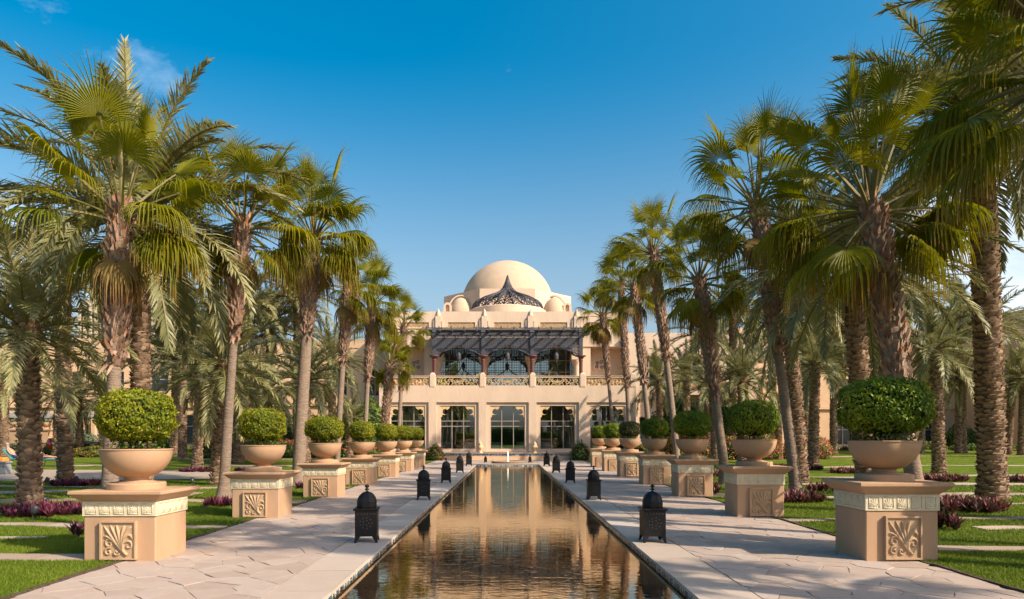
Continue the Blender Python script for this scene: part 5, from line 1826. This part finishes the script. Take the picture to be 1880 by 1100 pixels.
for k, (lab, bpx, bpy_, hpy, r, nf, L, lp) in enumerate(DP):
    x, d, z = ground_at(bpx, bpy_)
    date_palm(lab, (x, d), py2z(hpy, d), 500 + 13 * k, r=r * .80, nf=nf, L=L, lean=(lp * d / F, 0))
# date palms beside the camera, out of frame to left and right, some with fronds reaching in, some added to shade the walks
date_palm('date palm outside the left edge, fronds reaching into the picture', (-13.6, 15.2), 6.3, 950, r=.27, nf=42, L=1.05)
for k, (x, y, z, L, nf) in enumerate([(10.9, 13.0, 9.6, 1.15, 19), (9.8, 7.4, 10.2, 1.1, 26), (11.8, -1.8, 7.0, 1.1, 24)]):
    date_palm('date palm outside the right edge, %s' % ['added for shade, fronds hanging into the top corner', 'unseen, added to shade the walks', 'behind the camera'][k], (x, y), z, 980 + 7 * k, r=.28, nf=nf, L=L)
for k, (x, y, z) in enumerate([(-24, -34, 8), (-15, -38, 9), (-8.5, -31, 7.5), (8.2, -33, 8), (15, -37, 9), (24, -33, 8), (-11, -24, 7), (12, -23, 7)]):
    date_palm('date palm of the garden behind the camera, %s from the left' % ['first', 'second', 'fourth', 'fifth', 'seventh', 'eighth', 'third', 'sixth'][k], (x, y), z, 1100 + 7 * k, r=.28, nf=24, L=1.1, group='date palms behind the camera')

# ------------------------------------------------------------------ hedges, bushes, flower beds
def bush(name, label, cat, c, r, n, size, mat, seed, group=None, boxy=0.0, flowers=0, fmat=None, ftop=False):
    g = np.random.default_rng(seed)
    root = empty(name, c)
    tag(root, label, cat, group)
    d = g.normal(0, 1, (n, 3)); d[:, 2] = np.abs(d[:, 2]) * 1.0 - .25
    d /= np.linalg.norm(d, axis=1, keepdims=True)
    if boxy > 0:
        m = np.max(np.abs(d), axis=1, keepdims=True)
        e = d / m
        e = d * (1 - boxy) + e * boxy
    else: e = d
    lump = 1 + .07 * np.sin(d[:, 0] * 6 + seed) + .07 * np.sin(d[:, 1] * 7 + d[:, 2] * 5 + seed) + .05 * np.sin(d[:, 0] * 15 + d[:, 2] * 13)
    rad = lump * (1 - np.abs(g.normal(0, .09, n)))
    P = e * rad[:, None] * np.array(r)
    P[:, 2] = np.maximum(P[:, 2] + r[2] * .32, .01)
    o = inst('leaves', leaves_mesh('leaves', P, d, size, mat, seed + 2, .8), root)
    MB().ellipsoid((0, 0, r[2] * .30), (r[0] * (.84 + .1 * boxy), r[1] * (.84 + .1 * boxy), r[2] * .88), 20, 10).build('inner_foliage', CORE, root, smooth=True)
    if flowers:
        k = g.choice(n, min(n, flowers), replace=False)
        if ftop: k = k[d[k, 2] > .25]
        Q = P[k] * 1.03
        inst('flowers', leaves_mesh('flowers', Q, d[k], size * .95, fmat or FLOWER, seed + 3, .6, aspect=.9), root)
    return root

def G(px, py): return ground_at(px, py)
def bush_px(label, px, py, wpx, hpx, mat, seed, name='bush', cat='bush', group='bushes and hedges', n=2200, size=.11, depth=None, **k):
    x, d, z = G(px, py)
    s = d / F
    rx, rz = wpx * s / 2, hpx * s / 1.32
    return bush(name, label, cat, (x, d + (depth or rx * .8), z), (rx, depth or rx * .8, rz), n, size, mat, seed, group, **k)

bush_px('pink flowering bush at the left end of the terrace step', 797, 846, 34, 30, BUSHM, 1, n=1500, size=.10, flowers=160, ftop=False)
bush_px('green flowering bush at the right end of the terrace step', 1067, 846, 38, 36, BUSHM, 2, n=1500, size=.10, flowers=60)
bush_px('large dark rounded ficus behind the third right bush', 1262, 834, 128, 112, BUSHM, 3, n=6500, size=.20)
bush_px('rounded ficus right of the large one, behind the leaning palm', 1340, 832, 80, 98, BUSHM, 4, n=3800, size=.20)
bush_px('tall dark shrub screen behind the second left bush', 480, 836, 150, 75, BUSHM, 5, n=4200, size=.2, boxy=.4)
bush_px('tall dark shrub screen behind the third left bush', 600, 834, 110, 78, BUSHM, 6, n=3600, size=.2, boxy=.4)
bush_px('tall green shrub beside the left end of the facade', 668, 838, 84, 104, BUSHM, 7, n=3600, size=.2, boxy=.3)
bush_px('red topped hedge behind the second left planter', 470, 841, 240, 34, BUSHM, 8, 'hedge', 'hedge', n=6500, size=.11, boxy=.75, depth=.9, flowers=1500, ftop=True)
bush_px('red topped hedge behind the third and fourth left planters', 640, 841, 90, 30, BUSHM, 9, 'hedge', 'hedge', n=3000, size=.11, boxy=.75, depth=.9, flowers=700, ftop=True)
bush_px('pink bougainvillea hedge behind the third right bowl', 1275, 845, 120, 44, BUSHY, 10, 'hedge', 'hedge', n=3800, size=.11, boxy=.5, depth=.9, flowers=800)
bush_px('pink bougainvillea hedge behind the second right bowl', 1385, 845, 120, 44, BUSHY, 11, 'hedge', 'hedge', n=3800, size=.11, boxy=.5, depth=.9, flowers=800)
bush_px('pink bougainvillea mound left of the nearest right bowl', 1500, 844, 96, 44, BUSHY, 12, n=4200, size=.11, flowers=800)
bush_px('yellow green shrubs behind the fourth right bowl', 1180, 842, 50, 26, BUSHY, 13, n=1600, size=.11, flowers=60)
bush_px('dark shrub before the shaded wall on the right', 1778, 822, 56, 44, BUSHM, 14, n=1800, size=.2)
bush_px('low mixed shrubs at the foot of the right wing', 1655, 826, 170, 16, BUSHY, 15, 'hedge', 'hedge', n=3600, size=.16, boxy=.6, depth=.8, flowers=80)
bush_px('low shrub row along the far right lawn edge', 1820, 828, 130, 12, BUSHM, 16, 'hedge', 'hedge', n=2600, size=.15, boxy=.6, depth=.7, flowers=60)
bush_px('silvery grey clipped hedge at the left edge', 8, 842, 70, 28, SAGE, 17, 'hedge', 'hedge', n=3600, size=.09, boxy=.8, depth=.8)
bush_px('silvery grey clipped hedge between the left date palm trunks', 170, 836, 150, 26, SAGE, 18, 'hedge', 'hedge', n=4200, size=.09, boxy=.8, depth=.6)
bush_px('red and green flower hedge beside the loungers', 92, 836, 62, 24, BUSHY, 19, 'hedge', 'hedge', n=2400, size=.10, boxy=.6, depth=.7, flowers=140)
bush_px('red and green flower hedge behind the nearest left bowl', 166, 840, 76, 20, BUSHY, 20, 'hedge', 'hedge', n=2400, size=.10, boxy=.6, depth=.7, flowers=220)
bush_px('tall feathery grey shrub before the left arcade', 142, 822, 48, 32, SAGE, 21, n=1500, size=.16)
bush_px('yellow green shrub before the left arcade', 172, 818, 60, 26, BUSHY, 22, n=1500, size=.16)
bush_px('dark clipped hedge with red flowers right of the nearest left bowl', 385, 842, 72, 30, BUSHM, 23, 'hedge', 'hedge', n=2800, size=.11, boxy=.7, depth=.9, flowers=520, ftop=True)
bush_px('rounded green bush behind the nearest left bowl, by the steps', 300, 826, 60, 22, BUSHM, 24, n=1300, size=.14)
for k, (x, w) in enumerate(((-17, 9), (0, 6), (17, 9))):
    bush('garden_screen', 'tall shrub screen of the garden behind the camera, %s' % ['left', 'middle', 'right'][k], 'hedge', (x, -42, 0), (w, 1.6, 3.2), 2600, .34, BUSHM, 40 + k, 'shrub screens behind the camera', boxy=.5)
# small plants on the terrace by the pillars
for k, x in enumerate((-5.6, -2.1, 2.1, 6.0, 8.6)):
    bush('terrace_plant', 'small yellow-green plant on the upper terrace, %s from the left' % ['first', 'second', 'third', 'fourth', 'fifth'][k], 'plant', (AX + x, 55.35 + (.9 if k in (0, 3, 4) else 0), 5.6), (.55, .45, .95 if k in (1, 2) else .8), 420, .2, BUSHY, 60 + k, 'plants on the upper terrace')

def bed(label, px, py, wpx, h, seed, mat=PURPLE, leaf_l=.20, dens=60):
    """Clump of stiff pointed leaves in rosettes."""
    g = np.random.default_rng(seed)
    x0, d0, z0 = G(px, py)
    rx = wpx * d0 / F / 2; ry = max(.35, min(rx * .75, 1.1))
    n = int(max(14, min(150, dens * rx * ry * 3.1)))
    Q, val = [], []
    for i in range(n):
        a = g.uniform(0, 2 * np.pi); r = math.sqrt(g.uniform(0, 1))
        cx, cy = r * rx * math.cos(a), ry + r * ry * math.sin(a)
        base_h = h * .8 * (1 - .55 * r ** 3) * g.uniform(.3, .75)
        tone = g.uniform(0, 1)
        for k in range(13):
            b = g.uniform(0, 2 * np.pi); el = R(g.uniform(15, 80)); L = leaf_l * g.uniform(.7, 1.2)
            dv = np.array([math.cos(b) * math.cos(el), math.sin(b) * math.cos(el), math.sin(el)])
            w = np.array([-math.sin(b), math.cos(b), 0]) * L * .11
            p = np.array([cx, cy, base_h * g.uniform(.1, 1.0)])
            m = p + dv * L * .5; e = p + dv * L + np.array([0, 0, -.03 * L])
            Q.append([p - w * .6, p + w * .6, m + w, m - w]); Q.append([m - w, m + w, e + w * .08, e - w * .08])
            v = float(np.clip(tone * .75 + g.normal(0, .2), 0, 1)); val += [[v * .6] * 4, [v] * 4]
    me = quad_mesh('flower_bed', np.array(Q), mat, 'tip', np.array(val))
    o = inst('flower_bed', me, None, (x0, d0, z0 + .01))
    tag(o, label, 'plant bed', 'purple planting beds at the palm feet')

BEDS = [('purple leafy bed around the stout left palm foot', 45, 952, 185, .20, PURPLE), ('small purple clump beside the nearest left pedestal', 135, 990, 52, .24, PURPLE), ('purple bed around the second left palm foot', 120, 894, 90, .14, PURPLE),
        ('small purple patch at the foot of the smooth grey palm', 398, 932, 70, .12, PURPLE), ('dark purple bed behind the nearest left bowl', 360, 868, 84, .16, PURPLE), ('dark purple bed behind the second left pedestal', 455, 868, 70, .14, PURPLE),
        ('small magenta patch behind the second left pedestal corner', 556, 898, 40, .14, PURPLE), ('small reddish patch behind the third left pedestal', 512, 874, 30, .12, PURPLE), ('reddish purple bed at the right edge below the massive palm', 1800, 944, 180, .36, RUST),
        ('low reddish purple clump touching the nearest right pedestal', 1752, 977, 80, .34, RUST), ('dark purple bed between the nearest and second right pedestals', 1478, 925, 100, .30, RUST), ('dark purple clump left of the nearest right pedestal', 1520, 904, 46, .28, RUST),
        ('reddish bed below the pale banded palm', 1750, 886, 92, .26, RUST), ('low reddish bed left of the nearest right bowl', 1565, 870, 60, .22, RUST), ('low reddish bed around the pale palm foot', 1490, 864, 60, .2, RUST),
        ('dark purple bed between the second and third right pedestals', 1310, 908, 34, .40, RUST), ('low reddish bed behind the second right pedestal', 1318, 876, 46, .3, RUST), ('reddish bed under the short young palm', 1428, 862, 60, .22, RUST), ('reddish clump at the right edge lawn', 1878, 888, 30, .34, RUST),
        ('long low purple bed at the foot of the right wing', 1600, 828, 120, .5, RUST)]
for k, (lab, px, py, w, h, m) in enumerate(BEDS):
    bed(lab, px, py, w, h, 70 + k, m, leaf_l=.20 if m is PURPLE else .22)

# ------------------------------------------------------------------ garden spotlights
sp = empty('spotlight')
MB().tube([(0, 0, -.02), (0, 0, .16)], .012, 6).build('stake', BLACKPL, sp)
sm = MB(); sm.lathe([(.03, 0), (.05, .02), (.06, .06), (.062, .15), (.056, .155), (.05, .12), (.001, .12)], 16, caps=False)
hd = sm.build('head', BLACKPL, sp, smooth=True, loc=(0, 0, .15)); hd.rotation_euler = (R(28), R(12), 0)
SPOTS = [(86, 938, 'right of the stout left palm'), (60, 958, 'before the stout left palm'), (84, 893, 'left of the second left palm'), (353, 894, 'near the dark left date palm'), (143, 890, 'right of the second left palm'), (1300, 872, 'behind the third right pedestal')]
for k, (px, py, w) in enumerate(SPOTS):
    o = sp if k == 0 else copy_tree(sp)
    o.location = G(px, py); o.rotation_euler = (0, 0, k * 1.1)
    tag(o, 'small black garden spotlight ' + w, 'spotlight', 'garden spotlights')

# ------------------------------------------------------------------ left terrace: bowls on piers, parasols, jar, bin
ax_, ay_, az_ = G(20, 826)
for k, (px, py, w) in enumerate(((28, 822, 'left'), (85, 822, 'right'))):
    x, d, z = G(px, py)
    d = 60; x = px2x(px, d); z = gz(x, d)
    s = 1.25
    pr_ = empty('terrace_pier', (x, d, z))
    tag(pr_, 'plain tan square pier with cap before the left arcade, the %s one' % w, 'pier', 'terrace piers')
    MB().cbox(-.62, .62, -.62, .62, -.2, 1.55, .02).build('body', PED, pr_)
    MB().cbox(-.72, .72, -.72, .72, 1.552, 1.70, .03).build('cap', PED, pr_)
    b = copy_tree(bowl0); b.location = (x, d, z + 1.70); b.scale = (1.05, 1.05, 1.05)
    tag(b, 'clay bowl with small succulents on the %s terrace pier' % w, 'planter', 'bowl planters on the pedestals')
    bush('succulent', 'pale green succulent in the bowl on the %s terrace pier' % w, 'plant', (x, d, z + 2.2), (.35, .35, .3), 200, .14, SAGE, 90 + k, 'plants in the terrace bowls')
CANV = surf('parasol_canvas', (0.16, 0.15, 0.13), (0.21, 0.195, 0.17), rough=.9, scale=2)
def parasol(label, px, d, ztop, rr):
    x = px2x(px, d); z = gz(x, d)
    root = empty('parasol', (x, d, z)); tag(root, label, 'parasol', 'parasols on the left terrace')
    MB().tube([(0, 0, 0), (0, 0, ztop - z + .1)], .04, 8).build('pole', TWIG, root)
    mb = MB(); mb.lathe([(rr, -.55), (rr, -.42), (rr * .5, -.17), (.03, 0)], 8, (0, 0, ztop - z), caps=False); mb.build('canopy', CANV, root)
parasol('flat grey parasol at the far left of the terrace', 28, 63, 3.95, 2.4)
parasol('flat grey parasol in the middle of the left terrace', 88, 64, 3.95, 2.3)
parasol('flat grey parasol at the right of the left terrace', 166, 64, 4.0, 2.3)
# columns of the arcade
cm = MB(); cm.lathe([(.3, 0), (.3, .15), (.22, .2), (.2, 2.5), (.3, 2.8), (.34, 2.9), (.34, 3.1)], 14); CM2 = cm.mesh('arcade_column', STUCCO_WING, smooth=True); CM2.set_sharp_from_angle(angle=R(35))
for k, px in enumerate((66, 162)):
    x = px2x(px, 66.5); tag(inst('arcade_column', CM2, None, (x, 66.5, gz(x, 66.5)), sc=(1, 1, 1.05)), 'round tan column before the left arcade, the %s one' % ['left', 'right'][k], 'column', 'arcade columns')
# glazed jar
jm = MB(); jm.lathe([(.2, 0), (.34, .2), (.38, .42), (.3, .66), (.24, .72), (.27, .78), (.22, .78)], 24, caps=False)
x, d, z = G(96, 832)
tag(jm.build('glazed_jar', surf('red_glaze', (0.10, 0.01, 0.012), (0.16, 0.015, 0.02), rough=.12, spec=.7), smooth=True, loc=(x, 47, gz(px2x(96, 47), 47) + .45)), 'shiny dark red glazed jar behind the flower hedge', 'jar')
bpy.data.objects['glazed_jar'].location.x = px2x(96, 47)
x, d, z = G(8, 872)
bn = empty('litter_bin', (x, d, z)); tag(bn, 'grey stone litter bin with round holes at the left edge', 'bin')
GREY = surf('grey_stone', (0.20, 0.21, 0.21), (0.27, 0.28, 0.28), rough=.8, scale=12)
vs = [(-.2, -.2, 0), (.2, -.2, 0), (.2, .2, 0), (-.2, .2, 0), (-.17, -.17, .52), (.17, -.17, .52), (.17, .17, .52), (-.17, .17, .52)]
MB().add(vs, [(0, 1, 5, 4), (1, 2, 6, 5), (2, 3, 7, 6), (3, 0, 4, 7), (4, 5, 6, 7)]).build('body', GREY, bn)
MB().cbox(-.22, .22, -.22, .22, .521, .59, .02).build('top', GREY, bn)
mb = MB()
for cx in (-.07, .08):
    mb.add([(cx + .035 * math.cos(a * .628), -.182, .36 + .04 * math.sin(a * .628)) for a in range(10)], [tuple(range(9, -1, -1))])
mb.build('hole', BLACKPL, bn)

# ------------------------------------------------------------------ loungers and sunbathers on the left lawn
TEAL = surf('lounger_fabric', (0.03, 0.16, 0.17), (0.05, 0.21, 0.22), rough=.85, scale=10)
SKIN = surf('skin', (0.42, 0.22, 0.14), (0.48, 0.26, 0.17), rough=.6, scale=8)
HAIR = surf('hair', (0.18, 0.16, 0.14), (0.3, 0.27, 0.24), rough=.7, scale=20)
BLUE = surf('swim_shorts', (0.02, 0.08, 0.36), (0.03, 0.11, 0.42), rough=.8, scale=10)
DARKC = surf('dark_swimwear', (0.03, 0.02, 0.025), (0.05, 0.035, 0.04), rough=.8, scale=10)
def lounger(label, x, y, rz):
    z = gz(x, y)
    root = empty('sun_lounger', (x, y, z), rz); tag(root, label, 'sun lounger', 'loungers on the left lawn')
    mb = MB()
    for s in (-.3, .3): mb.tube([(-.95, s, .33), (.35, s, .33)], .018, 6)
    for xx in (-.9, -.3, .3): mb.tube([(xx, -.3, .33), (xx, .3, .33)], .014, 6)
    mb.build('frame', BLACKPL, root)
    for xx in (-.9, .3):
        for s in (-.3, .3): MB().tube([(xx, s, .33), (xx + (.05 if xx > 0 else -.05), s, -.01)], .016, 6).build('leg', BLACKPL, root)
    MB().cbox(-1.0, .36, -.30, .30, .352, .40, .02).build('seat', TEAL, root)
    b = MB().cbox(0, .72, -.30, .30, 0, .05, .02).build('backrest', TEAL, root, loc=(.37, 0, .355)); b.rotation_euler = (0, R(-48), 0)
    return root
def person(label, x, y, rz, cloth, knees):
    z = gz(x, y)
    root = empty('person', (x, y, z), rz); tag(root, label, 'person')
    J = {'pelvis': (.28, 0, .52), 'waist': (.40, 0, .60), 'chest': (.60, 0, .82), 'neck': (.72, 0, .97), 'head0': (.74, 0, 1.05), 'head1': (.73, 0, 1.18)}
    V, E, RD = [], [], []
    def ad(p, r, par=None):
        V.append(p); RD.append(r)
        if par is not None: E.append((par, len(V) - 1))
        return len(V) - 1
    a = ad(J['pelvis'], .145); b = ad(J['waist'], .13, a); c = ad(J['chest'], .155, b); n = ad(J['neck'], .055, c); h0 = ad(J['head0'], .085, n); ad(J['head1'], .09, h0)
    for s in (-1, 1):
        sh = ad((.64, s * .19, .87), .055, c); el = ad((.42, s * .27, .66), .042, sh); wr = ad((.22, s * .20, .58), .032, el)
        hnd = ad((.15, s * .17, .60), .036, wr)
        for q in range(4): ad((.06, s * (.14 + .022 * q), .595), .010, hnd)
        ad((.12, s * .12, .61), .011, hnd)
        hp_ = ad((.22, s * .10, .50), .085, a); kn = ad((-.18, s * .11, .52 + knees), .058, hp_); an = ad((-.62 + knees * .5, s * .10, .47), .038, kn); ad((-.70 + knees * .5, s * .11, .53), .035, an)
    me = bpy.data.meshes.new('body'); me.from_pydata(V, E, [])
    me.materials.append(SKIN)
    o = inst('body', me, root)
    sk = o.modifiers.new('skin', 'SKIN')
    for i, r in enumerate(RD): me.skin_vertices[0].data[i].radius = (r, r)
    me.skin_vertices[0].data[0].use_root = True
    sk.use_smooth_shade = True
    o.modifiers.new('sub', 'SUBSURF').levels = 1
    o.modifiers['sub'].render_levels = 1
    MB().ellipsoid((.755, 0, 1.165), (.105, .10, .105), 14, 8).build('hair', HAIR, root, smooth=True)
    mb = MB(); mb.ellipsoid((.27, 0, .52), (.19, .20, .155), 16, 10)
    for s in (-1, 1): mb.tube([(.2, s * .1, .51), (.0, s * .105, .515 + knees * .55)], [.115, .088], 10)
    mb.build('shorts', cloth, root, smooth=True)
    mb = MB()
    for s in (-1, 1): mb.ellipsoid((.655, s * .035, 1.12), (.012, .014, .010), 8, 6)
    mb.ellipsoid((.645, 0, 1.085), (.022, .014, .02), 8, 6)
    mb.build('face', HAIR, root, smooth=True)
for k, (px, py, rz, cl, kn, lab) in enumerate(((40, 855, R(185), BLUE, .10, 'blue shorts'), (84, 856, R(172), DARKC, .0, 'dark swimwear'))):
    x, d, z = G(px, py)
    lounger('teal metal framed sun lounger under the sunbather in %s' % lab, x, d, rz)
    person('person in %s sunbathing on a lounger by the hedge' % lab, x, d, rz, cl, kn)
tx, td, tz = G(3, 850)
tag(MB().cbox(-.3, .3, -.25, .25, 0, .32, .06).build('orange_cushion', surf('orange_cloth', (0.6, 0.2, 0.03), (0.68, 0.25, 0.04), rough=.9), loc=(tx, td, tz)), 'orange towel covered cushion at the left edge of the lawn', 'cushion')
